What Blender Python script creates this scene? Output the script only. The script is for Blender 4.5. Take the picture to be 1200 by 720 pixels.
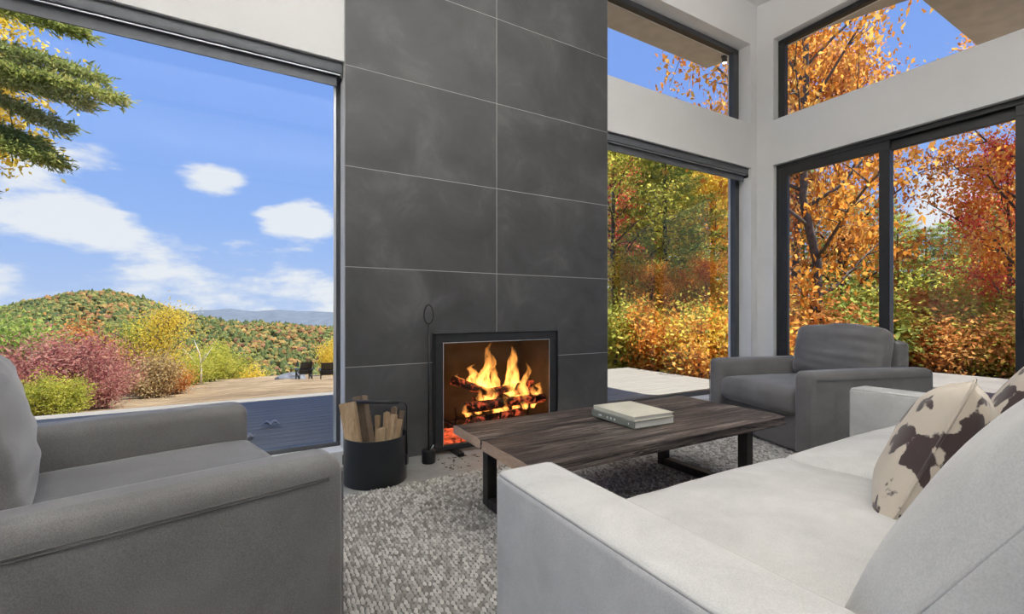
import bpy, bmesh, math, random
import numpy as np
from mathutils import Vector, Matrix, noise as mnoise

for o in list(bpy.data.objects): bpy.data.objects.remove(o)
scn = bpy.context.scene
COL = scn.collection
R = math.radians

# ------------------------------------------------------------------ camera
H = 1.07                      # eye height
cam_d = bpy.data.cameras.new('camera'); cam = bpy.data.objects.new('camera', cam_d); COL.objects.link(cam)
cam_d.lens = 16.0; cam_d.sensor_width = 36.0; cam_d.shift_y = 0.005
cam_d.clip_start = 0.02; cam_d.clip_end = 9000
cam.location = (0, 0, H); cam.rotation_euler = (R(90), 0, R(-30))
scn.camera = cam
scn.view_settings.view_transform = 'Standard'
try: scn.view_settings.look = 'None'
except Exception: pass
scn.view_settings.gamma = 1.0
scn.view_settings.use_curve_mapping = False
scn.view_settings.exposure = 0.0

def ray(px, py=366):
    u = (px-600)/533.33; v = (366-py)/533.33
    return Vector((.5+.8660*u, .8660-.5*u, v))
def at_fwd(px, py, f):        # a point f metres ahead of the eye
    r = ray(px, py); return Vector((r.x*f, r.y*f, H+r.z*f))

# ------------------------------------------------------------------ world: blue sky with fair-weather clouds
w = bpy.data.worlds.new('sky'); scn.world = w; w.use_nodes = True
nt = w.node_tree; nt.nodes.clear(); L = nt.links
def N(t, **k):
    n = nt.nodes.new(t)
    for a, b in k.items(): setattr(n, a, b)
    return n
def M(op, a, b=None, c=None, clamp=False):
    n = N('ShaderNodeMath', operation=op, use_clamp=clamp)
    for i, q in enumerate((a, b, c)):
        if q is None: continue
        if isinstance(q, (int, float)): n.inputs[i].default_value = q
        else: L.new(q, n.inputs[i])
    return n.outputs[0]
tc = N('ShaderNodeTexCoord'); sep = N('ShaderNodeSeparateXYZ'); L.new(tc.outputs['Generated'], sep.inputs[0])
zz = sep.outputs[2]
ramp = N('ShaderNodeValToRGB'); L.new(zz, ramp.inputs[0]); cr = ramp.color_ramp
cr.elements[0].position = 0.0; cr.elements[0].color = (.50, .64, .93, 1)
cr.elements[1].position = 1.0; cr.elements[1].color = (.17, .32, .80, 1)
e = cr.elements.new(.16); e.color = (.33, .52, .97, 1)
e = cr.elements.new(.40); e.color = (.24, .42, .95, 1)
comb = N('ShaderNodeCombineXYZ'); L.new(sep.outputs[0], comb.inputs[0]); L.new(sep.outputs[1], comb.inputs[1])
L.new(M('MULTIPLY', zz, 2.6), comb.inputs[2])
nz = N('ShaderNodeTexNoise'); L.new(comb.outputs[0], nz.inputs['Vector'])
nz.inputs['Scale'].default_value = 4.4; nz.inputs['Detail'].default_value = 9; nz.inputs['Roughness'].default_value = .56
nz2 = N('ShaderNodeTexNoise'); L.new(comb.outputs[0], nz2.inputs['Vector'])
nz2.inputs['Scale'].default_value = 15; nz2.inputs['Detail'].default_value = 8; nz2.inputs['Roughness'].default_value = .6
mr = N('ShaderNodeMapRange'); L.new(zz, mr.inputs[0])
for i, v in ((1, .04), (2, .20), (3, .19), (4, -.16)): mr.inputs[i].default_value = v
dens = M('ADD', nz.outputs[0], mr.outputs[0])
clouds = [(45, 200, .13, .085), (250, 214, .075, .042), (352, 258, .09, .045), (120, 268, .14, .045), (1090, 215, .10, .10), (950, 330, .12, .08)]
for px, py, rad, vr in clouds:      # single cumulus clouds, each at its own bearing in the sky
    d = ray(px, py).normalized()
    sub = N('ShaderNodeVectorMath', operation='SUBTRACT'); L.new(tc.outputs['Generated'], sub.inputs[0]); sub.inputs[1].default_value = d
    sc = N('ShaderNodeVectorMath', operation='MULTIPLY'); L.new(sub.outputs[0], sc.inputs[0]); sc.inputs[1].default_value = (1/rad, 1/rad, 1/vr)
    ln = N('ShaderNodeVectorMath', operation='LENGTH'); L.new(sc.outputs[0], ln.inputs[0])
    fall = M('SUBTRACT', 1.15, ln.outputs['Value'], clamp=True)
    dens = M('ADD', dens, M('MULTIPLY', fall, .40))
dens = M('ADD', dens, M('MULTIPLY', M('SUBTRACT', nz2.outputs[0], .5), .28))
mask = N('ShaderNodeMapRange', interpolation_type='SMOOTHSTEP'); L.new(dens, mask.inputs[0])
for i, v in ((1, .56), (2, .74), (3, 0), (4, .93)): mask.inputs[i].default_value = v
mix = N('ShaderNodeMix', data_type='RGBA'); L.new(mask.outputs[0], mix.inputs[0]); L.new(ramp.outputs[0], mix.inputs[6])
mix.inputs[7].default_value = (.90, .92, .97, 1)
bg = N('ShaderNodeBackground'); L.new(mix.outputs[2], bg.inputs[0]); bg.inputs[1].default_value = 1.0
out = N('ShaderNodeOutputWorld'); L.new(bg.outputs[0], out.inputs[0])

# ------------------------------------------------------------------ sun (high, from behind the house and to the right)
sd = bpy.data.lights.new('sun', 'SUN'); sun = bpy.data.objects.new('sun', sd); COL.objects.link(sun)
sd.energy = 9.5; sd.angle = R(.6); sd.color = (1, .95, .86)
sun.rotation_euler = Vector((-.40, .29, -1)).to_track_quat('-Z', 'Y').to_euler()

# ------------------------------------------------------------------ materials
MATS = {}
def mat(name):
    m = bpy.data.materials.new(name); m.use_nodes = True; MATS[name] = m
    nt = m.node_tree; b = nt.nodes['Principled BSDF']
    return m, nt, b
def nn(nt, t, **k):
    n = nt.nodes.new(t)
    for a, b in k.items(): setattr(n, a, b)
    return n
def coords(nt, scale=(1, 1, 1), obj=True):
    tc = nn(nt, 'ShaderNodeTexCoord'); mp = nn(nt, 'ShaderNodeMapping')
    nt.links.new(tc.outputs['Object' if obj else 'Generated'], mp.inputs[0]); mp.inputs['Scale'].default_value = scale
    return mp.outputs[0]
def noise_n(nt, vec, scale, detail=4, rough=.55, dist=0):
    n = nn(nt, 'ShaderNodeTexNoise'); nt.links.new(vec, n.inputs['Vector'])
    n.inputs['Scale'].default_value = scale; n.inputs['Detail'].default_value = detail
    n.inputs['Roughness'].default_value = rough; n.inputs['Distortion'].default_value = dist
    return n.outputs[0]
def ramp_n(nt, fac, stops, interp='LINEAR'):
    r = nn(nt, 'ShaderNodeValToRGB'); nt.links.new(fac, r.inputs[0]); cr = r.color_ramp; cr.interpolation = interp
    while len(cr.elements) < len(stops): cr.elements.new(.5)
    for el, (p, c) in zip(cr.elements, stops): el.position = p; el.color = tuple(c)+(1,)
    return r.outputs[0]
def bump_n(nt, b, h, strength=.3, dist=.01):
    n = nn(nt, 'ShaderNodeBump'); n.inputs['Strength'].default_value = strength; n.inputs['Distance'].default_value = dist
    nt.links.new(h, n.inputs['Height']); nt.links.new(n.outputs[0], b.inputs['Normal']); return n
def simple(name, col, rough=.6, metal=0, var=0, nscale=8, bump=0, bscale=60, spec=.5, sheen=0):
    m, nt, b = mat(name)
    b.inputs['Roughness'].default_value = rough; b.inputs['Metallic'].default_value = metal
    b.inputs['Specular IOR Level'].default_value = spec
    if sheen:
        b.inputs['Sheen Weight'].default_value = sheen; b.inputs['Sheen Roughness'].default_value = .5
    v = coords(nt)
    c0 = tuple(max(0, c*(1-var)) for c in col); c1 = tuple(min(1, c*(1+var)) for c in col)
    f = noise_n(nt, v, nscale)
    nt.links.new(ramp_n(nt, f, [(.3, c0), (.7, c1)]), b.inputs['Base Color'])
    if bump: bump_n(nt, b, noise_n(nt, v, bscale, 5), bump, .01)
    return m
simple('wall_paint', (.80, .80, .79), .75, var=.015, nscale=3, bump=.03, bscale=120)
simple('trim_white', (.84, .84, .83), .5, var=.01)
simple('ceiling_paint', (.82, .82, .81), .8, var=.01)
simple('frame_black', (.018, .019, .021), .42, var=.15, nscale=20)
simple('frame_grey', (.050, .053, .058), .45, var=.1, nscale=15)
simple('cassette_grey', (.10, .107, .12), .5, var=.1, nscale=15)
simple('aluminium', (.72, .74, .76), .3, metal=.7)
simple('iron', (.012, .012, .013), .38, metal=.3, var=.2, nscale=30)
simple('bucket_black', (.014, .017, .021), .36, var=.1)
simple('leg_steel', (.022, .019, .016), .45, metal=.2, var=.3, nscale=25)
simple('soffit', (.50, .48, .45), .8, var=.12, nscale=5, bump=.05)
simple('fascia', (.05, .05, .05), .6)
simple('soil_rock', (.13, .14, .165), .9, var=.35, nscale=3, bump=.5, bscale=10)
simple('chair_black', (.018, .020, .024), .5, var=.2)
simple('bark_grey', (.115, .095, .08), .9, var=.4, nscale=9, bump=.6, bscale=25)
simple('bark_dark', (.055, .045, .038), .9, var=.4, nscale=9, bump=.6, bscale=25)
simple('bark_pale', (.62, .56, .48), .85, var=.25, nscale=9, bump=.4, bscale=25)
simple('dry_leaf', (.46, .42, .40), .8, var=.3, nscale=12)
simple('chips', (.10, .075, .05), .9, var=.6, nscale=90)

def m_concrete():
    m, nt, b = mat('concrete'); v = coords(nt)
    a = noise_n(nt, v, 1.6, 8, .6, .4); c = noise_n(nt, v, 14, 6)
    mx = nn(nt, 'ShaderNodeMix', data_type='RGBA', blend_type='MULTIPLY'); mx.inputs[0].default_value = .5
    nt.links.new(ramp_n(nt, a, [(.3, (.20, .195, .185)), (.7, (.33, .325, .31))]), mx.inputs[6])
    nt.links.new(ramp_n(nt, c, [(.35, (.72, .72, .72)), (.65, (1, 1, 1))]), mx.inputs[7])
    nt.links.new(mx.outputs[2], b.inputs['Base Color']); b.inputs['Roughness'].default_value = .38
    bump_n(nt, b, c, .06)
m_concrete()
def m_tile():
    m, nt, b = mat('tile'); v = coords(nt)
    oi = nn(nt, 'ShaderNodeObjectInfo'); cb = nn(nt, 'ShaderNodeVectorMath', operation='ADD')
    sc = nn(nt, 'ShaderNodeVectorMath', operation='SCALE'); nt.links.new(oi.outputs['Random'], sc.inputs[3]); sc.inputs[0].default_value = (37, 91, 53)
    nt.links.new(v, cb.inputs[0]); nt.links.new(sc.outputs[0], cb.inputs[1]); v = cb.outputs[0]
    a = noise_n(nt, v, 2.3, 9, .62, .6); c = noise_n(nt, v, 60, 3, .5)
    col = ramp_n(nt, a, [(.28, (.036, .036, .038)), (.42, (.052, .052, .054)), (.56, (.066, .066, .068)), (.72, (.104, .104, .107))])
    sp = ramp_n(nt, c, [(.755, (0, 0, 0)), (.80, (.18, .18, .18))])
    mx = nn(nt, 'ShaderNodeMix', data_type='RGBA', blend_type='ADD'); mx.inputs[0].default_value = .6
    nt.links.new(col, mx.inputs[6]); nt.links.new(sp, mx.inputs[7]); nt.links.new(mx.outputs[2], b.inputs['Base Color'])
    r = nn(nt, 'ShaderNodeMapRange'); nt.links.new(a, r.inputs[0]); r.inputs[3].default_value = .42; r.inputs[4].default_value = .6
    nt.links.new(r.outputs[0], b.inputs['Roughness'])
    bump_n(nt, b, a, .05)
m_tile()
simple('grout', (.42, .42, .42), .8, var=.1)
def m_fabric(name, c0, c1, nscale=5, weave=900, sheen=.3, fleck=.25, bstr=.12):
    m, nt, b = mat(name); v = coords(nt)
    a = noise_n(nt, v, nscale, 6, .6, .3); f = noise_n(nt, v, weave*.35, 2, .6)
    mx = nn(nt, 'ShaderNodeMix', data_type='RGBA', blend_type='MULTIPLY'); mx.inputs[0].default_value = 1
    nt.links.new(ramp_n(nt, a, [(.3, c0), (.7, c1)]), mx.inputs[6])
    nt.links.new(ramp_n(nt, f, [(.3, (1-fleck,)*3), (.7, (1+fleck*.4,)*3)]), mx.inputs[7])
    nt.links.new(mx.outputs[2], b.inputs['Base Color']); b.inputs['Roughness'].default_value = .92
    b.inputs['Specular IOR Level'].default_value = .15
    b.inputs['Sheen Weight'].default_value = sheen; b.inputs['Sheen Roughness'].default_value = .35
    bump_n(nt, b, f, bstr, .004)
m_fabric('grey_velvet', (.150, .145, .142), (.205, .200, .197), 4, sheen=.5)
m_fabric('grey_seam', (.11, .105, .10), (.14, .135, .13), 4, sheen=.2)
m_fabric('ivory_velvet', (.50, .495, .475), (.63, .62, .595), 6, sheen=.25, fleck=.12)
m_fabric('ivory_piping', (.44, .435, .42), (.55, .54, .52), 6, sheen=.2, fleck=.1)
def m_cow():
    m, nt, b = mat('cowhide'); v = coords(nt, (1, 1, .75))
    a = noise_n(nt, v, 11, 2.5, .45, .3); f = noise_n(nt, v, 160, 3)
    ad = nn(nt, 'ShaderNodeMath', operation='MULTIPLY_ADD'); nt.links.new(f, ad.inputs[0]); ad.inputs[1].default_value = .05; nt.links.new(a, ad.inputs[2])
    nt.links.new(ramp_n(nt, ad.outputs[0], [(.0, (.68, .60, .48)), (.585, (.62, .54, .43)), (.60, (.055, .032, .028)), (1, (.035, .02, .018))]), b.inputs['Base Color'])
    b.inputs['Roughness'].default_value = .6; b.inputs['Sheen Weight'].default_value = .2
    bump_n(nt, b, f, .12, .004)
m_cow()
def m_wood(name, stops, scale=(1.6, 14, 14), wave=6, bstr=.5, rough=.65, rnd=True):
    m, nt, b = mat(name); v = coords(nt, scale)
    if rnd:
        oi = nn(nt, 'ShaderNodeObjectInfo'); cb = nn(nt, 'ShaderNodeVectorMath', operation='ADD')
        sc = nn(nt, 'ShaderNodeVectorMath', operation='SCALE'); nt.links.new(oi.outputs['Random'], sc.inputs[3]); sc.inputs[0].default_value = (37, 91, 53)
        nt.links.new(v, cb.inputs[0]); nt.links.new(sc.outputs[0], cb.inputs[1]); v = cb.outputs[0]
    a = noise_n(nt, v, 1.5, 9, .68, .5); c = noise_n(nt, v, wave, 6, .7, 1.0)
    ad = nn(nt, 'ShaderNodeMath', operation='ADD'); nt.links.new(a, ad.inputs[0]); nt.links.new(c, ad.inputs[1])
    ml = nn(nt, 'ShaderNodeMath', operation='MULTIPLY'); nt.links.new(ad.outputs[0], ml.inputs[0]); ml.inputs[1].default_value = .5
    nt.links.new(ramp_n(nt, ml.outputs[0], stops), b.inputs['Base Color']); b.inputs['Roughness'].default_value = rough
    bump_n(nt, b, ml.outputs[0], bstr, .02)
def m_table():
    m, nt, b = mat('table_wood'); v = coords(nt)
    oi = nn(nt, 'ShaderNodeObjectInfo'); cb = nn(nt, 'ShaderNodeVectorMath', operation='ADD')
    sc = nn(nt, 'ShaderNodeVectorMath', operation='SCALE'); nt.links.new(oi.outputs['Random'], sc.inputs[3]); sc.inputs[0].default_value = (37, 91, 53)
    nt.links.new(v, cb.inputs[0]); nt.links.new(sc.outputs[0], cb.inputs[1])
    def st(scale):
        mp = nn(nt, 'ShaderNodeMapping'); nt.links.new(cb.outputs[0], mp.inputs[0]); mp.inputs['Scale'].default_value = scale; return mp.outputs[0]
    broad = noise_n(nt, st((1.2, 7, 7)), 1.6, 5, .6, .6); grain = noise_n(nt, st((.9, 24, 24)), 2.0, 8, .75, .6); crack = noise_n(nt, st((.8, 13, 13)), 1.6, 4, .55, .8)
    a = nn(nt, 'ShaderNodeMath', operation='MULTIPLY_ADD'); nt.links.new(grain, a.inputs[0]); a.inputs[1].default_value = .75
    a2 = nn(nt, 'ShaderNodeMath', operation='MULTIPLY'); nt.links.new(broad, a2.inputs[0]); a2.inputs[1].default_value = .30; nt.links.new(a2.outputs[0], a.inputs[2])
    col = ramp_n(nt, a.outputs[0], [(.40, (.014, .009, .008)), (.49, (.045, .032, .026)), (.57, (.12, .093, .078)), (.66, (.34, .29, .25))])
    ck = ramp_n(nt, crack, [(.0, (1, 1, 1)), (.455, (1, 1, 1)), (.475, (.10, .08, .07)), (.500, (.10, .08, .07)), (.520, (1, 1, 1)), (1, (1, 1, 1))])
    mx = nn(nt, 'ShaderNodeMix', data_type='RGBA', blend_type='MULTIPLY'); mx.inputs[0].default_value = .85; nt.links.new(col, mx.inputs[6]); nt.links.new(ck, mx.inputs[7])
    nt.links.new(mx.outputs[2], b.inputs['Base Color']); b.inputs['Roughness'].default_value = .5
    h = nn(nt, 'ShaderNodeMath', operation='MULTIPLY'); nt.links.new(a.outputs[0], h.inputs[0]); nt.links.new(ck, h.inputs[1]); bump_n(nt, b, h.outputs[0], .9, .012)
m_table()
m_wood('table_end', [(.3, (.34, .22, .14)), (.7, (.62, .46, .33))], (10, 6, 20), 5, .3, .7)
m_wood('log_wood', [(.3, (.17, .105, .055)), (.5, (.36, .25, .145)), (.7, (.55, .43, .29))], (14, 14, 1.8), 5, .5, .8)
m_wood('log_bark', [(.3, (.09, .06, .04)), (.7, (.30, .22, .15))], (14, 14, 3), 5, .7, .9)
m_wood('deck_wood', [(.3, (.16, .15, .135)), (.5, (.25, .235, .21)), (.7, (.32, .30, .265))], (.5, 18, 18), 4, .35, .8)
def m_rug(name, stops):
    m, nt, b = mat(name)
    g = nn(nt, 'ShaderNodeNewGeometry'); v = coords(nt)
    a = noise_n(nt, v, 1.6, 3)
    mx = nn(nt, 'ShaderNodeMath', operation='MULTIPLY_ADD'); nt.links.new(a, mx.inputs[0]); mx.inputs[1].default_value = .5
    sb = nn(nt, 'ShaderNodeMath', operation='MULTIPLY_ADD'); nt.links.new(g.outputs['Random Per Island'], sb.inputs[0]); sb.inputs[1].default_value = .62; sb.inputs[2].default_value = -.06
    nt.links.new(sb.outputs[0], mx.inputs[2])
    nt.links.new(ramp_n(nt, mx.outputs[0], stops), b.inputs['Base Color']); b.inputs['Roughness'].default_value = .95
    b.inputs['Specular IOR Level'].default_value = .1
m_rug('rug_loop', [(.10, (.15, .135, .12)), (.32, (.28, .267, .243)), (.55, (.42, .405, .378)), (.8, (.56, .54, .50))])
simple('rug_back', (.14, .13, .115), .95, var=.2)
def m_straw():
    m, nt, b = mat('straw'); v = coords(nt)
    a = noise_n(nt, v, .35, 6, .6, .4); c = noise_n(nt, coords(nt, (.5, 2.4, 1)), 1.6, 9, .8)
    mx = nn(nt, 'ShaderNodeMix', data_type='RGBA', blend_type='MULTIPLY'); mx.inputs[0].default_value = .9
    nt.links.new(ramp_n(nt, a, [(.3, (.24, .165, .09)), (.55, (.36, .26, .15)), (.75, (.42, .33, .215))]), mx.inputs[6])
    nt.links.new(ramp_n(nt, c, [(.38, (.40, .36, .30)), (.58, (1.1, 1.1, 1.1))]), mx.inputs[7])
    nt.links.new(mx.outputs[2], b.inputs['Base Color']); b.inputs['Roughness'].default_value = .95
    bump_n(nt, b, c, .9, .12)
m_straw()
def m_leaf(name, stops, trans=.45):
    m, nt, b = mat(name); nt.nodes.remove(b)
    g = nn(nt, 'ShaderNodeNewGeometry'); v = coords(nt)
    a = noise_n(nt, v, .55, 3)
    mr = nn(nt, 'ShaderNodeMath', operation='MULTIPLY_ADD'); nt.links.new(a, mr.inputs[0]); mr.inputs[1].default_value = .9
    s = nn(nt, 'ShaderNodeMath', operation='MULTIPLY_ADD'); nt.links.new(g.outputs['Random Per Island'], s.inputs[0]); s.inputs[1].default_value = .55; s.inputs[2].default_value = -.22
    nt.links.new(s.outputs[0], mr.inputs[2])
    col = ramp_n(nt, mr.outputs[0], stops)
    d = nn(nt, 'ShaderNodeBsdfDiffuse'); t = nn(nt, 'ShaderNodeBsdfTranslucent'); mx = nn(nt, 'ShaderNodeMixShader'); mx.inputs[0].default_value = trans
    nt.links.new(col, d.inputs[0]); nt.links.new(col, t.inputs[0]); nt.links.new(d.outputs[0], mx.inputs[1]); nt.links.new(t.outputs[0], mx.inputs[2])
    nt.links.new(mx.outputs[0], nt.nodes['Material Output'].inputs[0])
m_leaf('leaf_orange', [(.1, (.50, .15, .03)), (.4, (.80, .34, .06)), (.65, (.90, .50, .10)), (.9, (.92, .68, .24))], .6)
m_leaf('leaf_rust', [(.1, (.36, .12, .05)), (.4, (.60, .26, .08)), (.7, (.76, .40, .13)), (.9, (.84, .56, .22))], .6)
m_leaf('leaf_yellow', [(.1, (.50, .40, .07)), (.4, (.80, .60, .08)), (.7, (.90, .72, .14)), (.9, (.92, .80, .32))], .6)
m_leaf('leaf_lime', [(.1, (.24, .30, .06)), (.4, (.46, .48, .09)), (.7, (.68, .62, .13)), (.9, (.84, .72, .18))], .6)
m_leaf('leaf_green', [(.1, (.17, .27, .08)), (.4, (.32, .44, .11)), (.7, (.50, .58, .16)), (.9, (.70, .68, .22))], .6)
m_leaf('leaf_red', [(.1, (.42, .05, .05)), (.4, (.72, .11, .09)), (.7, (.84, .22, .14)), (.9, (.88, .42, .20))], .6)
m_leaf('leaf_pink', [(.1, (.19, .05, .05)), (.4, (.42, .15, .14)), (.7, (.58, .31, .26)), (.9, (.58, .44, .24))])
m_leaf('leaf_pine', [(.1, (.15, .20, .06)), (.4, (.28, .34, .09)), (.7, (.46, .46, .14)), (.9, (.66, .58, .2))], .45)
m_leaf('leaf_tan', [(.1, (.30, .20, .10)), (.5, (.50, .36, .18)), (.9, (.60, .48, .26))])
def m_hilltrees():
    m, nt, b = mat('hill_foliage')
    at = nn(nt, 'ShaderNodeAttribute'); at.attribute_name = 'tint'; v = coords(nt)
    c = noise_n(nt, v, .9, 3, .7)
    mx = nn(nt, 'ShaderNodeMix', data_type='RGBA', blend_type='MULTIPLY'); mx.inputs[0].default_value = .8
    nt.links.new(at.outputs['Color'], mx.inputs[6]); nt.links.new(ramp_n(nt, c, [(.35, (.72, .72, .72)), (.65, (1, 1, 1))]), mx.inputs[7])
    nt.links.new(mx.outputs[2], b.inputs['Base Color']); b.inputs['Roughness'].default_value = .95; b.inputs['Specular IOR Level'].default_value = .05
m_hilltrees()
simple('hill_soil', (.16, .14, .06), .95, var=.3, nscale=.05)
simple('far_ridge_haze', (.115, .14, .172), .95, var=.18, nscale=.02, bump=0)  # distance haze is put into this blue-grey base colour
simple('forest_floor', (.22, .14, .06), .95, var=.4, nscale=1.5, bump=.4, bscale=6)
def m_glass():
    m, nt, b = mat('window_glass'); nt.nodes.remove(b)
    t = nn(nt, 'ShaderNodeBsdfTransparent'); t.inputs[0].default_value = (.965, .975, .97, 1)
    g = nn(nt, 'ShaderNodeBsdfGlossy'); g.inputs['Roughness'].default_value = .0; g.inputs[0].default_value = (1, 1, 1, 1)
    ge = nn(nt, 'ShaderNodeNewGeometry'); dt = nn(nt, 'ShaderNodeVectorMath', operation='DOT_PRODUCT')      # Schlick reflectance, same from both sides
    nt.links.new(ge.outputs['Incoming'], dt.inputs[0]); nt.links.new(ge.outputs['True Normal'], dt.inputs[1])
    ab = nn(nt, 'ShaderNodeMath', operation='ABSOLUTE'); nt.links.new(dt.outputs['Value'], ab.inputs[0])
    om = nn(nt, 'ShaderNodeMath', operation='SUBTRACT'); om.inputs[0].default_value = 1; nt.links.new(ab.outputs[0], om.inputs[1])
    pw = nn(nt, 'ShaderNodeMath', operation='POWER'); nt.links.new(om.outputs[0], pw.inputs[0]); pw.inputs[1].default_value = 5
    s = nn(nt, 'ShaderNodeMath', operation='MULTIPLY_ADD'); nt.links.new(pw.outputs[0], s.inputs[0]); s.inputs[1].default_value = .45; s.inputs[2].default_value = .008
    mx = nn(nt, 'ShaderNodeMixShader'); nt.links.new(s.outputs[0], mx.inputs[0]); nt.links.new(t.outputs[0], mx.inputs[1]); nt.links.new(g.outputs[0], mx.inputs[2])
    nt.links.new(mx.outputs[0], nt.nodes['Material Output'].inputs[0])
m_glass()
def m_emit(name, col, s):
    m, nt, b = mat(name)
    b.inputs['Base Color'].default_value = (*col, 1); b.inputs['Emission Color'].default_value = (*col, 1); b.inputs['Emission Strength'].default_value = s
m_emit('lamp_lens', (1, .95, .88), 6)
def m_flame():
    m, nt, b = mat('flame'); nt.nodes.remove(b)
    tcn = nn(nt, 'ShaderNodeTexCoord'); sp = nn(nt, 'ShaderNodeSeparateXYZ'); nt.links.new(tcn.outputs['Generated'], sp.inputs[0])
    v = coords(nt, (1, 1, .35)); n = noise_n(nt, v, 26, 3, .6, .8)
    st = nn(nt, 'ShaderNodeMapRange'); nt.links.new(sp.outputs[2], st.inputs[0]); st.inputs[1].default_value = .0; st.inputs[2].default_value = 1.0; st.inputs[3].default_value = 75; st.inputs[4].default_value = 12
    nm = nn(nt, 'ShaderNodeMapRange'); nt.links.new(n, nm.inputs[0]); nm.inputs[1].default_value = .38; nm.inputs[2].default_value = .62; nm.inputs[3].default_value = .12; nm.inputs[4].default_value = 1.35
    ml = nn(nt, 'ShaderNodeMath', operation='MULTIPLY'); nt.links.new(st.outputs[0], ml.inputs[0]); nt.links.new(nm.outputs[0], ml.inputs[1])
    e = nn(nt, 'ShaderNodeEmission'); e.inputs[0].default_value = (1, .36, .07, 1); nt.links.new(ml.outputs[0], e.inputs[1])
    nt.links.new(e.outputs[0], nt.nodes['Material Output'].inputs['Volume'])
m_flame()
def m_ember(name, thr, s):
    m, nt, b = mat(name); v = coords(nt)
    n = noise_n(nt, v, 16, 5, .7, .4)
    nt.links.new(ramp_n(nt, n, [(.3, (.008, .006, .006)), (.7, (.05, .03, .025))]), b.inputs['Base Color']); b.inputs['Roughness'].default_value = .95
    b.inputs['Emission Color'].default_value = (1, .13, .04, 1)
    mr = nn(nt, 'ShaderNodeMapRange'); nt.links.new(n, mr.inputs[0]); mr.inputs[1].default_value = thr; mr.inputs[2].default_value = thr+.2; mr.inputs[3].default_value = 0; mr.inputs[4].default_value = s
    nt.links.new(mr.outputs[0], b.inputs['Emission Strength']); bump_n(nt, b, n, .6, .03)
m_ember('charred', .52, 1.1)
m_ember('embers', .40, 1.3)
simple('firebrick', (.06, .05, .033), .9, var=.35, nscale=6, bump=.3, bscale=40)
simple('book_cream', (.66, .63, .52), .55, var=.05, nscale=6)
simple('book_green', (.20, .21, .17), .55, var=.08, nscale=6)
simple('paper', (.58, .58, .55), .8, var=.08, nscale=150)
simple('print_white', (.85, .85, .82), .6)
simple('strap_brown', (.06, .035, .03), .35, var=.15, nscale=30)

# ------------------------------------------------------------------ mesh helpers
def tag(o, label=None, cat=None, group=None, kind=None):
    if label: o['label'] = label
    if cat: o['category'] = cat
    if group: o['group'] = group
    if kind: o['kind'] = kind
    return o
def empty(name, loc=(0, 0, 0), rz=0):
    o = bpy.data.objects.new(name, None); COL.objects.link(o); o.location = loc; o.rotation_euler = (0, 0, rz); o.empty_display_size = .1
    return o
def mesh_obj(name, verts, faces, m, parent=None, smooth=False, loc=None, rot=None):
    me = bpy.data.meshes.new(name); me.from_pydata([tuple(v) for v in verts], [], faces); me.update()
    if smooth: me.polygons.foreach_set('use_smooth', [True]*len(me.polygons))
    return link(name, me, m, parent, loc, rot)
def link(name, me, m, parent=None, loc=None, rot=None):
    o = bpy.data.objects.new(name, me); COL.objects.link(o)
    if m and not me.materials: me.materials.append(MATS[m])
    if parent: o.parent = parent
    if loc is not None: o.location = loc
    if rot is not None: o.rotation_euler = rot
    return o
BOXF = [(0, 3, 2, 1), (4, 5, 6, 7), (0, 1, 5, 4), (1, 2, 6, 5), (2, 3, 7, 6), (3, 0, 4, 7)]
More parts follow.
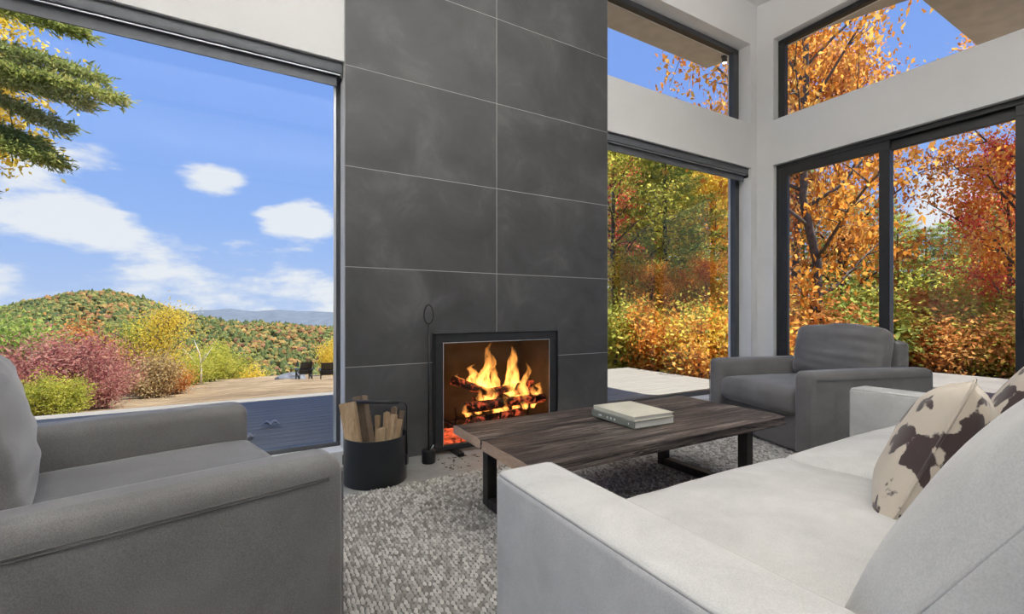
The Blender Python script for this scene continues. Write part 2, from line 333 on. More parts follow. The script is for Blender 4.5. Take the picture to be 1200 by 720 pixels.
class MB:
    def __init__(s): s.v = []; s.f = []
    def box(s, x0, x1, y0, y1, z0, z1):
        b = len(s.v); s.v += [(x0, y0, z0), (x1, y0, z0), (x1, y1, z0), (x0, y1, z0), (x0, y0, z1), (x1, y0, z1), (x1, y1, z1), (x0, y1, z1)]
        s.f += [tuple(b+i for i in q) for q in BOXF]; return s
    def hexa(s, pts):
        b = len(s.v); s.v += [tuple(p) for p in pts]; s.f += [tuple(b+i for i in q) for q in BOXF]; return s
    def tube(s, pts, rad, n=8, cap=True, closed=False):
        pts = [Vector(p) for p in pts]; k = len(pts); rs = rad if isinstance(rad, (list, tuple)) else [rad]*k
        b = len(s.v); ref = None
        for i, p in enumerate(pts):
            if closed: t = (pts[(i+1) % k]-pts[i-1])
            else: t = pts[min(i+1, k-1)]-pts[max(i-1, 0)]
            t = t.normalized() if t.length > 1e-9 else Vector((0, 0, 1))
            if ref is None: ref = Vector((0, 0, 1)) if abs(t.z) < .9 else Vector((1, 0, 0))
            a = (ref-t*ref.dot(t))
            if a.length < 1e-4: a = t.orthogonal()
            a.normalize(); ref = a; c = t.cross(a)
            for j in range(n):
                an = 2*math.pi*j/n; s.v.append(tuple(p+(a*math.cos(an)+c*math.sin(an))*rs[i]))
        for i in range(k if closed else k-1):
            i2 = (i+1) % k
            for j in range(n):
                j2 = (j+1) % n; s.f.append((b+i*n+j, b+i*n+j2, b+i2*n+j2, b+i2*n+j))
        if cap and not closed:
            s.f.append(tuple(b+j for j in reversed(range(n)))); s.f.append(tuple(b+(k-1)*n+j for j in range(n)))
        return s
    def lathe(s, prof, n=32, c=(0, 0, 0)):
        b = len(s.v); k = len(prof)
        for r, z in prof:
            for j in range(n):
                a = 2*math.pi*j/n; s.v.append((c[0]+r*math.cos(a), c[1]+r*math.sin(a), c[2]+z))
        for i in range(k-1):
            for j in range(n):
                j2 = (j+1) % n; s.f.append((b+i*n+j, b+i*n+j2, b+(i+1)*n+j2, b+(i+1)*n+j))
        return s
    def build(s, name, m, parent=None, smooth=False, loc=None, rot=None, bevel=0, seg=2):
        o = mesh_obj(name, s.v, s.f, m, parent, smooth, loc, rot)
        if bevel:
            bm = bmesh.new(); bm.from_mesh(o.data)
            bmesh.ops.bevel(bm, geom=list(bm.edges), offset=bevel, segments=seg, affect='EDGES', profile=.5, clamp_overlap=True)
            bm.to_mesh(o.data); bm.free()
            o.data.polygons.foreach_set('use_smooth', [True]*len(o.data.polygons)); o.data.update()
            try: o.data.set_sharp_from_angle(angle=R(28 if seg == 1 else 40))
            except Exception: pass
        return o
def box(name, x0, x1, y0, y1, z0, z1, m, parent=None, bevel=0, seg=2):
    return MB().box(x0, x1, y0, y1, z0, z1).build(name, m, parent, bevel=bevel, seg=seg)
def copy_tree(o, parent=None):
    c = o.copy(); COL.objects.link(c); c.parent = parent
    for ch in [q for q in KIDS(o)]: copy_tree(ch, c)
    return c
def KIDS(o): return [q for q in bpy.data.objects if q.parent == o]
def shell(obj, thick):
    bm = bmesh.new(); bm.from_mesh(obj.data); bmesh.ops.solidify(bm, geom=list(bm.faces), thickness=thick); bm.to_mesh(obj.data); bm.free()

def soft_box(name, c, h, r, m, parent=None, puff=(0, 0, 0), n=12, fn=None, rot=None, wr=0.0, wseed=0):
    """upholstered block: half sizes h, rounded by r, faces puffed out, optional wrinkles; vertices are relative to its centre c"""
    hx, hy, hz = h
    def axis(a):
        rr = min(r, a*.98); q = [-a + rr*(1-math.cos(t*math.pi/8)) for t in range(0, 4)]
        inner = list(np.linspace(-a+rr, a-rr, n)); return q + inner + [-x for x in reversed(q)]
    AX = [axis(a) for a in h]; verts = {}; V = []; F = []
    def vid(p):
        k = tuple(round(x, 5) for x in p)
        if k not in verts: verts[k] = len(V); V.append(p)
        return verts[k]
    for ax in range(3):
        o1, o2 = [(1, 2), (2, 0), (0, 1)][ax]
        for sgn in (-1, 1):
            A, B = AX[o1], AX[o2]
            for i in range(len(A)-1):
                for j in range(len(B)-1):
                    q = []
                    for (a, b) in ((A[i], B[j]), (A[i+1], B[j]), (A[i+1], B[j+1]), (A[i], B[j+1])):
                        p = [0, 0, 0]; p[ax] = sgn*h[ax]; p[o1] = a; p[o2] = b; q.append(vid(tuple(p)))
                    F.append(tuple(q) if sgn > 0 else tuple(reversed(q)))
    out = []
    for p in V:
        inn = [max(-(h[k]-min(r, h[k]*.98)), min(h[k]-min(r, h[k]*.98), p[k])) for k in range(3)]
        d = Vector([p[k]-inn[k] for k in range(3)]); nrm = d.normalized()
        rr = Vector([nrm[k]*min(r, h[k]*.98) for k in range(3)])
        q = Vector(inn)+rr
        for k in range(3):
            if puff[k]:
                j1, j2 = (k+1) % 3, (k+2) % 3
                g = max(0, 1-(q[j1]/h[j1])**2)**.6*max(0, 1-(q[j2]/h[j2])**2)**.6
                q[k] += puff[k]*g*(q[k]/h[k])
        if wr:
            e = mnoise.noise(Vector((q.x*5+wseed, q.y*5, q.z*5)))+.5*mnoise.noise(Vector((q.x*11+wseed, q.y*11, q.z*9)))
            q += nrm*wr*e
        if fn: q = fn(q)
        out.append(q)
    return mesh_obj(name, out, F, m, parent, True, c, rot)

# ------------------------------------------------------------------ room shell
P, Q = 3.295, 5.336          # inner faces of the fireplace wall (y) and the door wall (x)
XL, YB = -4.2, -4.6          # far end of the room behind and to the left of the camera
D = 3.275                    # face of the fireplace tiles
TH = .30
def roofz(y): return 4.221+.17*y
HEAD, CS, CT, SILL = 2.80, 3.33, 4.285, .10
def wall(name, axis, a0, a1, p0, p1, topf, holes, m='wall_paint'):
    """axis 'x': runs along x between a0 and a1, thickness p0..p1 in y; holes (a0, a1, z0, z1)"""
    us = sorted({a0, a1, *[q for h in holes for q in h[:2]]}); zs = sorted({0, *[q for h in holes for q in h[2:]]})+[99]
    mb = MB()
    for i in range(len(us)-1):
        for j in range(len(zs)-1):
            u0, u1, z0, z1 = us[i], us[i+1], zs[j], zs[j+1]; um, zm = (u0+u1)/2, (z0+min(z1, z0+.2))/2
            if any(h[0] < um < h[1] and h[2] < zm < h[3] for h in holes): continue
            pts = []
            for zi in (0, 1):
                for (u, p) in ((u0, p0), (u1, p0), (u1, p1), (u0, p1)):
                    z = z0 if zi == 0 else (z1 if z1 < 99 else topf(p if axis == 'x' else u))
                    pts.append((u, p, z) if axis == 'x' else (p, u, z))
            mb.hexa(pts)
    o = mb.build(name, m); bm = bmesh.new(); bm.from_mesh(o.data)
    bmesh.ops.recalc_face_normals(bm, faces=list(bm.faces)); bm.to_mesh(o.data); bm.free()
    return tag(o, kind='structure')
fy = lambda y: roofz(y)+.01
FB = (1.25, 2.36, .02, .87)   # firebox opening
wall('wall_front', 'x', XL-TH, Q+TH, P, P+TH, fy,
     [(-3.3, .567, SILL, HEAD), (2.80, 5.212, SILL, HEAD), (2.50, 5.205, CS, CT), (FB[0]-.05, FB[1]+.05, 0, FB[3]+.05)])
wall('wall_right', 'y', YB, P, Q, Q+TH, fy, [(-1.1, 3.098, 0, HEAD), (.75, 3.098, CS, CT)])
wall('wall_left', 'y', YB, P, XL-TH, XL, fy, [(-3.8, 2.6, .1, 2.8)])
wall('wall_back', 'x', XL, Q, YB-TH, YB, fy, [])
tag(box('floor', XL-TH, Q+TH, YB-TH, P+TH, -.2, 0, 'concrete'), kind='structure')
def slab(name, x0, x1, y0, y1, dz, th, m):
    pts = [(x0, y0, roofz(y0)+dz), (x1, y0, roofz(y0)+dz), (x1, y1, roofz(y1)+dz), (x0, y1, roofz(y1)+dz)]
    pts += [(a, b, c+th) for a, b, c in pts]
    return tag(MB().hexa(pts).build(name, m), kind='structure')
slab('ceiling', XL, Q, YB, P, 0, .03, 'ceiling_paint')
XC, YC, YN = 6.51, 4.875, 2.145
slab('roof_over_room', XL-1.2, XC, YN, YC, .031, .30, 'soffit')
slab('roof_over_porch', XL-1.2, 10.6, YB-1.2, YN, .031, .30, 'soffit')

# fireplace wall: porcelain tiles on a grout bed
breast = empty('wall_fireplace', (1.751, P, 0)); tag(breast, kind='structure')
x0, x1, xm = .5675, 2.935, 1.747
zl = [0]+[.689+.694*i for i in range(7)]; zl[-1] = roofz(P)-.02
mb = MB()
mb.box(x0-1.751, FB[0]-1.751, -.0190, 0, 0, zl[-1]); mb.box(FB[1]-1.751, x1-1.751, -.0190, 0, 0, zl[-1])
mb.box(FB[0]-1.751, FB[1]-1.751, -.0190, 0, FB[3], zl[-1])
mb.build('grout', 'grout', breast)
g = .0022
for c, (a, b) in enumerate(((x0, xm), (xm, x1))):
    for r_ in range(len(zl)-1):
        ax, bx_, az, bz = a+g-1.751, b-g-1.751, zl[r_]+g, zl[r_+1]-g
        if zl[r_] >= FB[3] or r_ > 1:
            tl = box('tile', ax, bx_, -.020, -.0150, az, bz, 'tile', breast, bevel=.0005, seg=1)
        else:                     # tiles notched around the firebox
            mb = MB()
            lo, hi = (ax, FB[0]-1.751) if c == 0 else (FB[1]-1.751, bx_)
            mb.box(lo, hi, -.020, -.0150, az, bz)
            if bz > FB[3]:
                i0, i1 = (FB[0]-1.751, bx_) if c == 0 else (ax, FB[1]-1.751)
                mb.box(i0, i1, -.020, -.0150, FB[3], bz)
            mb.build('tile', 'tile', breast)
# firebox lining
mb = MB()
a, b, z0, z1 = FB; yb = P+.62
mb.box(a-.05, a, P-.01, yb, z0-.02, z1+.05).box(b, b+.05, P-.01, yb, z0-.02, z1+.05).box(a-.05, b+.05, yb, yb+.05, z0-.02, z1+.05)
mb.box(a, b, P-.01, yb, z1, z1+.05).box(a, b, P-.01, yb, z0-.02, z0)
mb.v = [(x-1.751, y-P, z) for x, y, z in mb.v]
mb.build('firebox_lining', 'firebrick', breast)
tag(MB().box(.80, 1.19, P+TH, 4.25, -.3, 4.9).box(2.42, 2.72, P+TH, 4.25, -.3, 4.9).box(1.19, 2.42, 3.98, 4.25, -.3, 4.9).box(1.19, 2.42, P+TH, 3.98, .93, 4.9).build('wall_chimney', 'fascia'), kind='structure')

# baseboard sills under the fixed windows
tag(box('trim_1', -3.3, .567, P-.001, P+.15, SILL, SILL+.012, 'trim_white'), kind='structure')
tag(box('trim_2', 2.936, 5.212, P-.001, P+.15, SILL, SILL+.012, 'trim_white'), kind='structure')

def fixed_window(name, axis, a0, a1, z0, z1, yf, fw, m='frame_grey', depth=.07, edge=False):
    w_ = empty(name, (0, 0, 0)); tag(w_, kind='structure')
    def bx(mb, u0, u1, q0, q1, c0, c1):
        return mb.box(u0, u1, q0, q1, c0, c1) if axis == 'x' else mb.box(q0, q1, u0, u1, c0, c1)
    fb, ft, fl, fr = fw
    w_.location = ((a0+a1)/2, yf, z0) if axis == 'x' else (yf, (a0+a1)/2, z0)
    ox, oy, oz = w_.location
    def fin(mb): mb.v = [(x-ox, y-oy, z-oz) for x, y, z in mb.v]; return mb
    fin(bx(MB(), a0, a1, yf, yf+depth, z0, z0+fb)).build('frame_rail', m, w_, bevel=.004, seg=1)
    fin(bx(MB(), a0, a1, yf, yf+depth, z1-ft, z1)).build('frame_rail', m, w_, bevel=.004, seg=1)
    fin(bx(MB(), a0, a0+fl, yf, yf+depth, z0+fb, z1-ft)).build('frame_stile', m, w_, bevel=.004, seg=1)
    fin(bx(MB(), a1-fr, a1, yf, yf+depth, z0+fb, z1-ft)).build('frame_stile', m, w_, bevel=.004, seg=1)
    fin(bx(MB(), a0+fl*.6, a1-fr*.6, yf+depth*.5, yf+depth*.5+.008, z0+fb*.6, z1-ft*.6)).build('pane', 'window_glass', w_)
    if edge:
        fin(bx(MB(), a1-fr-.016, a1-fr, yf+.006, yf+.03, z0+fb, z1-ft)).build('bead', 'aluminium', w_)
    return w_
fixed_window('window_1', 'x', -3.3, .567, SILL+.012, HEAD, P+.15, (.03, .06, .06, .028), edge=True)
fixed_window('window_2', 'x', 2.80, 5.212, SILL+.012, HEAD, P+.15, (.05, .06, .06, .075))
fixed_window('window_3', 'x', 2.50, 5.205, CS, CT, P+.15, (.045, .06, .06, .10), 'frame_grey')
fixed_window('window_4', 'y', .75, 3.098, CS, CT, Q+.10, (.045, .06, .06, .075), 'frame_black')
fixed_window('window_5', 'y', -3.8, 2.6, .1, 2.8, XL-.2, (.05, .06, .06, .06))
def blind(x0, x1, z1, y, label, h=.075, drop=.075):
    b = empty('roller_blind', ((x0+x1)/2, y, z1-h-drop)); tag(b, label, 'roller blind', 'roller blinds over the fixed windows')
    ox, oy, oz = b.location; w2 = (x1-x0)/2
    box('cassette', -w2, w2, -.06, .06, drop, h+drop, 'cassette_grey', b, bevel=.008)
    box('cassette_lip', -w2, w2, -.063, -.060, drop+h-.012, h+drop-.002, 'frame_black', b)
    box('hem_line', -w2, w2-.01, -.046, -.036, drop-.008, drop-.001, 'aluminium', b)
    box('rolled_shade', -w2, w2-.03, -.015, -.005, 0, drop, 'cassette_grey', b)
    box('end_bracket', w2-.012, w2-.001, -.058, .05, drop-.03, drop+.01, 'frame_black', b)
blind(-3.28, .560, HEAD-.002, P+.085, 'grey roller blind cassette over the wide window left of the fireplace')
blind(2.95, 5.205, HEAD-.002, P+.085, 'grey roller blind cassette over the window between fireplace and room corner')

# sliding glass doors on the right wall
dr = empty('door_1', (Q+.10, 1.0, 0)); tag(dr, kind='structure')
def dbox(name, y0, y1, xa, xb, z0, z1, m, p=dr): 
    return box(name, xa-Q-.10, xb-Q-.10, y0-1.0, y1-1.0, z0, z1, m, p, bevel=.003, seg=1)
dbox('head_track', -1.1, 3.098, Q+.06, Q+.17, HEAD-.05, HEAD, 'frame_black'); dbox('sill_track', -1.1, 3.098, Q+.06, Q+.17, 0, .03, 'frame_black')
dbox('jamb', 3.058, 3.098, Q+.06, Q+.17, .03, HEAD-.05, 'frame_black'); dbox('jamb', -1.1, -1.06, Q+.06, Q+.17, .03, HEAD-.05, 'frame_black')
for y0, y1, off in ((2.0, 3.058, .065), (1.06, 2.09, .115), (.02, 1.16, .065), (-1.06, .12, .115)):
    pnl = empty('door_panel'); pnl.parent = dr; pnl.location = (0, 0, 0)
    s = .088; xa = Q+off
    for (u0, u1, z0, z1) in ((y0, y1, .03, .13), (y0, y1, HEAD-.14, HEAD-.05), (y0, y0+s, .13, HEAD-.14), (y1-s, y1, .13, HEAD-.14)):
        dbox('panel_frame', u0, u1, xa, xa+.045, z0, z1, 'frame_black', pnl)
    dbox('pane', y0+s*.8, y1-s*.8, xa+.02, xa+.028, .11, HEAD-.12, 'window_glass', pnl)
hd = MB().tube([(-.075, .105, .92), (-.095, .105, .92), (-.095, .105, 1.16), (-.075, .105, 1.16)], .009, 8).build('door_handle', 'frame_black', dr)

# ------------------------------------------------------------------ outdoors: deck, ground, hills
deck = empty('deck', (0, 5.1, -.03)); tag(deck, kind='structure')
box('deck_joists', -6.6, 6.49, P+TH-5.1+.02, 6.60-5.1, -.42, -.036, 'fascia', deck)
yy = P+TH+.01; plank_me = None
while yy < 6.6:
    if plank_me is None:
        pk = box('plank', -6.65, 6.52, -.067, .067, -.034, 0, 'deck_wood', deck, bevel=.004, seg=1); plank_me = pk.data
    else:
        pk = bpy.data.objects.new('plank', plank_me); COL.objects.link(pk); pk.parent = deck
    pk.location = (0, yy+.07-5.1, 0); yy += .14
tag(box('porch_slab', Q+TH+.01, 10.9, -6.5, P+TH, -.35, -.04, 'concrete'), kind='structure')

def smooth(a, b, x):
    t = min(1, max(0, (x-a)/(b-a))); return t*t*(3-2*t)
def ground_z(x, y):
    zl = -.45-.10*max(0, y-6.7)
    if y > 34: zl -= .55*(y-34)
    zr = -.55-.045*max(0, y-7)-.02*max(0, x-8)
    if y > 30: zr -= .15*(y-30)
    k = smooth(3.5, 8.5, x-.15*max(0, y-7)); z = zl*(1-k)+zr*k
    n = mnoise.noise(Vector((x*.35, y*.35, 3)))*.16+mnoise.noise(Vector((x*1.3, y*1.3, 7)))*.06
    if y < 3.2 and x < 10: n = -abs(n)*.3
    return max(z+n, -62)
def ground(name, x0, x1, y0, y1, st, m):
    nx, ny = int((x1-x0)/st), int((y1-y0)/st); V = []; F = []
    for j in range(ny+1):
        for i in range(nx+1):
            x, y = x0+i*st, y0+j*st; V.append((x, y, ground_z(x, y)))
    for j in range(ny):
        for i in range(nx):
            k = j*(nx+1)+i; F.append((k, k+1, k+nx+2, k+nx+1))
    return tag(mesh_obj(name, V, F, m, smooth=True), kind='structure')
ground('ground_straw', -32, 6, -12, 60, .5, 'straw')
ground('ground_forest', 6, 62, -24, 60, 1.0, 'forest_floor')

SIL = [(-700, 372), (-400, 366), (-150, 371), (-60, 367), (0, 361), (40, 352), (85, 343), (125, 340), (170, 350), (205, 364), (230, 371), (260, 374), (320, 379), (392, 382), (480, 384), (700, 380), (1000, 376), (1500, 372)]
def ridge_z(px, f):
    for (a, ya), (b, yb_) in zip(SIL, SIL[1:]):
        if a <= px <= b:
            t = (px-a)/(b-a); y = ya+(yb_-ya)*(t*t*(3-2*t)*.4+t*.6); break
    else: y = 372
    return (366-y)/533.33*f+H
def hill_z(px, f):
    zr = ridge_z(px, 600)-4; v = -62
    if f <= 600: z = v+(zr-v)*smooth(330, 625, f)**.9
    else: z = zr-(f-600)*.25
    return z+mnoise.noise(Vector((px*.02, f*.012, 0)))*3.5
V = []; F = []; cols = list(range(-600, 1400, 20)); fs = [55, 90, 140, 200, 260, 320, 350, 380, 410, 440, 470, 500, 530, 560, 590, 610, 650, 800, 1100]
for f in fs:
    for px in cols:
        p = at_fwd(px, 366, f); z = hill_z(px, f) if f > 60 else -30; V.append((p.x, p.y, z))
nc = len(cols)
for j in range(len(fs)-1):
    for i in range(nc-1): F.append((j*nc+i, j*nc+i+1, (j+1)*nc+i+1, (j+1)*nc+i))
tag(mesh_obj('ground_hill', V, F, 'hill_soil', smooth=True), kind='structure')
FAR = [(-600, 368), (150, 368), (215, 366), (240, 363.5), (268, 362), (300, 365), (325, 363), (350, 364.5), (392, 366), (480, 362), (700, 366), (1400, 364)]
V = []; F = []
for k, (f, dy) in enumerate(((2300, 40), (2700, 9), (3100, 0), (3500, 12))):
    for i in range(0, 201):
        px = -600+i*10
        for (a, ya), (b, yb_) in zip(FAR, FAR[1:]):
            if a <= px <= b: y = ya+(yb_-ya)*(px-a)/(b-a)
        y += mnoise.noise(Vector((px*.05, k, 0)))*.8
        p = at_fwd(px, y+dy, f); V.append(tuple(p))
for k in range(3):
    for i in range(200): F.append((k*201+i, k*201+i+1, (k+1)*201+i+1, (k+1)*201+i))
tag(mesh_obj('ground_far_ridge', V, F, 'far_ridge_haze', smooth=True), kind='structure')

# trees covering the hill: the larger ones singly, the rest as one object
rng = np.random.default_rng(5)
bm = bmesh.new(); bmesh.ops.create_icosphere(bm, subdivisions=1, radius=1)
ICO_V = np.array([v.co[:] for v in bm.verts]); ICO_F = np.array([[v.index for v in f.verts] for f in bm.faces]); bm.free()
PAL = [((.125, .155, .055), .27), ((.18, .19, .065), .25), ((.26, .22, .075), .17), ((.34, .19, .075), .15), ((.38, .26, .09), .07), ((.27, .135, .075), .05), ((.085, .115, .06), .06)]
pc = np.array([c for c, _ in PAL]); pw = np.array([q for _, q in PAL]); pw = pw/pw.sum()
def blob(rg, conif):
    v = ICO_V.copy()
    v *= (1+.28*rg.standard_normal((len(v), 1))*.8)
    if conif: v[:, :2] *= (1-.42*(v[:, 2:3]+.2)); v[:, 2] *= 1.7
    else: v[:, 2] *= 1.15
    return v
spots = []
while len(spots) < 8000:
    px = rng.uniform(-60, 440); f = 345+285*rng.random()**.8
    spots.append((px, f))
spots.sort(key=lambda s: s[1])
data = []
for px, f in spots:
    z = hill_z(px, f); p = at_fwd(px, 366, f)
    g_ = mnoise.noise(Vector((p.x*.012, p.y*.012, 2)))
    wgt = pw.copy(); wgt[3:6] *= max(.15, 1+2.2*g_); wgt /= wgt.sum()
    ci = rng.choice(len(pc), p=wgt); con = ci in (0, 6) and rng.random() < .5
    data.append((p.x, p.y, z, rng.uniform(1.9, 3.5), ci, con, px, f))
def hill_mesh(name, items):
    Vs = []; Fs = []; Cs = []; b = 0
    for (x, y, z, s, ci, con) in items:
        v = blob(rng, con)*s; v += np.array((x, y, z+s*.8)); Vs.append(v); Fs.append(ICO_F+b); b += len(v)
        Cs.append(np.repeat([np.append(pc[ci]*rng.uniform(.72, 1.08), 1)], len(v), 0))
    me = bpy.data.meshes.new(name); me.from_pydata(np.concatenate(Vs).tolist(), [], np.concatenate(Fs).tolist())
    at = me.attributes.new('tint', 'FLOAT_COLOR', 'POINT'); at.data.foreach_set('color', np.concatenate(Cs).ravel().astype(np.float32))
    me.materials.append(MATS['hill_foliage']); me.update(); return me
vis = [i for i, d_ in enumerate(data) if 0 < d_[6] < 395 and d_[7] > 430]
single = set(vis[:300])
proto = {}
cn = {0: 'green', 1: 'olive green', 2: 'olive yellow', 3: 'orange', 4: 'golden', 5: 'rust red', 6: 'dark green'}
for i in sorted(single):
    x, y, z, s, ci, con, _, _ = data[i]; k = (ci, con, i % 3)
    if k not in proto: proto[k] = hill_mesh('hillside_tree', [(0, 0, 0, 1.0, ci, con)])
    o = link('hillside_tree', proto[k], None); o.location = (x, y, z); o.scale = (s,)*3; o.rotation_euler = (0, 0, rng.uniform(0, 6.28))
    tag(o, 'small far %s tree on the lower slope of the forested hill' % cn[ci], 'tree', '%s trees on the lower hill slope' % cn[ci])
me = hill_mesh('hillside_forest', [d_[:6] for i, d_ in enumerate(data) if i not in single])
tag(link('hillside_forest', me, None), 'dense autumn forest covering the rounded hill', 'forest', kind='stuff')

# ------------------------------------------------------------------ trees and shrubs
def leaf_mesh(name, pos, size, rg, aspect=.55, dirs=None, droop=.35):
    n = len(pos)
    d = rg.standard_normal((n, 3)); d[:, 2] -= droop
    if dirs is not None: d = dirs+d*.45
    d /= np.linalg.norm(d, axis=1, keepdims=True)
    r = rg.standard_normal((n, 3)); s = np.cross(d, r); s /= np.linalg.norm(s, axis=1, keepdims=True)+1e-9
    nr = np.cross(d, s); L_ = (size*rg.uniform(.65, 1.25, (n, 1)))
    mid = pos+d*L_*.45
    V = np.stack([pos, mid+s*L_*aspect*.5+nr*L_*.08, pos+d*L_, mid-s*L_*aspect*.5+nr*L_*.08], 1).reshape(-1, 3)
    me = bpy.data.meshes.new(name); me.vertices.add(4*n); me.vertices.foreach_set('co', V.ravel().astype(np.float32))
    me.loops.add(4*n); me.loops.foreach_set('vertex_index', np.arange(4*n, dtype=np.int32))
    me.polygons.add(n); me.polygons.foreach_set('loop_start', np.arange(0, 4*n, 4, dtype=np.int32))
    me.update(calc_edges=True); return me
def mesh_of(mb, name, m):
    me = bpy.data.meshes.new(name); me.from_pydata(mb.v, [], mb.f); me.polygons.foreach_set('use_smooth', [True]*len(me.polygons)); me.update(); me.materials.append(MATS[m]); return me
def grow_broad(seed, h, rad, nleaf, lsize, bark, low=.22, tr=.13):
    rg = np.random.default_rng(seed); rd = random.Random(seed)
    tp = [Vector((0, 0, -.3))]
    for i in range(1, 9): tp.append(Vector((tp[-1].x+rd.gauss(0, .09), tp[-1].y+rd.gauss(0, .09), h*.92*i/8)))
    tk = MB().tube(tp, [tr*(1-.85*i/8)+.012 for i in range(9)], 8); br = MB()
    pts = []
    nb = 24
    for k in range(nb):
        t = low+(1-low)*(k+.5)/nb; q = min(7.99, t*8); i = int(q); a = tp[i].lerp(tp[i+1], q-i)
        az = k*2.4+rd.uniform(-.4, .4); ln = rad*math.sin(math.pi*min(1, (t-low)/(1-low)*.82+.2))**.7*rd.uniform(.75, 1.15)
        el = .25+.75*t
        d = Vector((math.cos(az)*math.cos(el), math.sin(az)*math.cos(el), math.sin(el)))
        p = [a]; 
        for s in range(4): p.append(p[-1]+d*ln/4+Vector((rd.gauss(0, .07), rd.gauss(0, .07), rd.gauss(.02, .06)))*ln*.4)
        br.tube(p, [tr*.32*(1-.8*s/4)*(1.15-t*.6)+.006 for s in range(5)], 5)
        for s in (2, 3, 4):
            pts.append((p[s], .30+.16*ln*.3))
            for _ in range(2):
                dd = (d+Vector((rd.gauss(0, .8), rd.gauss(0, .8), rd.gauss(0, .5)))).normalized(); e2 = p[s]+dd*ln*.33*rd.uniform(.6, 1.2)
                br.tube([p[s], p[s].lerp(e2, .5)+Vector((0, 0, .03)), e2], [.016, .011, .005], 4)
                pts.append((e2, .34)); pts.append((p[s].lerp(e2, .6), .28))
    C = np.array([list(c) for c, _ in pts]); S = np.array([s for _, s in pts])
    idx = rg.integers(0, len(C), nleaf)
    pos = C[idx]+rg.standard_normal((nleaf, 3))*S[idx][:, None]*np.array((1, 1, .75))
    return mesh_of(tk, 'trunk', bark), mesh_of(br, 'branches', bark), leaf_mesh('foliage', pos, lsize, rg)
def grow_pine(seed, h, rad, n, bark='bark_dark', lo=.1):
    rg = np.random.default_rng(seed); rd = random.Random(seed)
    tk = MB().tube([(0, 0, -.3), (rd.gauss(0, .05), rd.gauss(0, .05), h*.5), (0, 0, h)], [.13, .08, .015], 8); br = MB(); P_ = []; D_ = []
    lev = int(h/.42)
    for k in range(lev):
        t = lo+(1-lo)*k/lev; z = t*h; m = 5
        for j in range(m):
            az = 2*math.pi*j/m+k*.7+rd.uniform(-.3, .3); ln = rad*(1-t)**.75*rd.uniform(.65, 1.15)+.25; up = .30*t+.02
            d = Vector((math.cos(az), math.sin(az), up)).normalized(); e = Vector((0, 0, z))+d*ln+Vector((0, 0, -.05*ln))
            br.tube([(0, 0, z), e], [.024*(1.2-t), .006], 4)
            nl = int(n/(lev*m)*(.4+1.2*(1-t))); s = rg.uniform(.25, 1.05, nl)[:, None]; side = Vector((-d.y, d.x, 0))
            q = np.array((0, 0, z))+np.array(e-Vector((0, 0, z)))*s+np.array(side)*(rg.standard_normal((nl, 1))*.20*ln*(1.15-s))+rg.standard_normal((nl, 3))*np.array((.05, .05, .07))
            P_.append(q); D_.append(np.repeat([list(d+Vector((0, 0, .25)))], nl, 0)+rg.standard_normal((nl, 3))*.5)
    return mesh_of(tk, 'trunk', bark), mesh_of(br, 'branches', bark), leaf_mesh('foliage', np.concatenate(P_), .19, rg, .22, np.concatenate(D_))
def grow_shrub(seed, h, rad, n, lsize, asp=.5):
    rg = np.random.default_rng(seed); rd = random.Random(seed); br = MB(); pts = []
    for k in range(20):
        az = rd.uniform(0, 6.28); rr = rad*rd.uniform(.15, .95); top = Vector((math.cos(az)*rr, math.sin(az)*rr, h*rd.uniform(.45, 1)*(1-.35*(rr/rad)**2)))
        b0 = Vector((math.cos(az)*.12*rad, math.sin(az)*.12*rad, -.2)); md = b0.lerp(top, .55)+Vector((rd.gauss(0, .08), rd.gauss(0, .08), .1))
        br.tube([b0, md, top], [.022, .014, .004], 4)
        for s in (.35, .6, .8, 1): pts.append(b0.lerp(md, s*2) if s < .5 else md.lerp(top, (s-.5)*2))
    C = np.array([list(c) for c in pts]); idx = rg.integers(0, len(C), n)
    pos = C[idx]+rg.standard_normal((n, 3))*np.array((.19*rad, .19*rad, .10*h)); pos[:, 2] = np.abs(pos[:, 2])
    return None, mesh_of(br, 'stems', 'bark_grey'), leaf_mesh('foliage', pos, lsize, rg, asp, droop=.1)
SPEC = {}
for i in range(4): SPEC['broad%d' % i] = grow_broad(11+i, 10.0, 2.9, 13000, .14, ('bark_grey', 'bark_dark')[i % 2])
SPEC['maple'] = grow_broad(71, 10.0, 3.1, 9000, .155, 'bark_grey', low=.12, tr=.13)
for i in range(2): SPEC['pine%d' % i] = grow_pine(31+i, 10.0, 3.0, 19000)
for i in range(3): SPEC['shrub%d' % i] = grow_shrub(51+i, 2.0, 1.15, 5200, .11)
SPEC['shrub_fine'] = grow_shrub(61, 2.0, 1.2, 7500, .13, .24)
SPEC['sapling'] = grow_broad(81, 2.6, .95, 4200, .085, 'bark_grey', low=.18, tr=.03)
def plant(kind, leaf, px, f, height, name, label, cat='tree', group=None, wide=1.0, sink=0, xy=None):
    p = at_fwd(px, 366, f) if xy is None else Vector((xy[0], xy[1], 0))
    tk, br, fo = SPEC[kind]; base = 2.0 if kind.startswith('shrub') else (2.6 if kind == 'sapling' else 10.0)
    o = empty(name, (p.x, p.y, ground_z(p.x, p.y)-sink), random.Random(int(px*7+f*13)).uniform(0, 6.28)); s = height/base; o.scale = (s*wide, s*wide, s)
    tag(o, label, cat, group)
    for nm, me in (('trunk', tk), ('branches', br), ('foliage', fo)):
        if me is None: continue
        nm = 'stems' if (nm == 'branches' and tk is None) else nm
        if nm == 'foliage' and not me.materials: me.materials.append(None)
        c = bpy.data.objects.new(nm, me); COL.objects.link(c); c.parent = o
        if nm == 'foliage':
            c.material_slots[0].link = 'OBJECT'; c.material_slots[0].material = MATS['leaf_'+leaf]; c['kind'] = 'stuff'
    return o
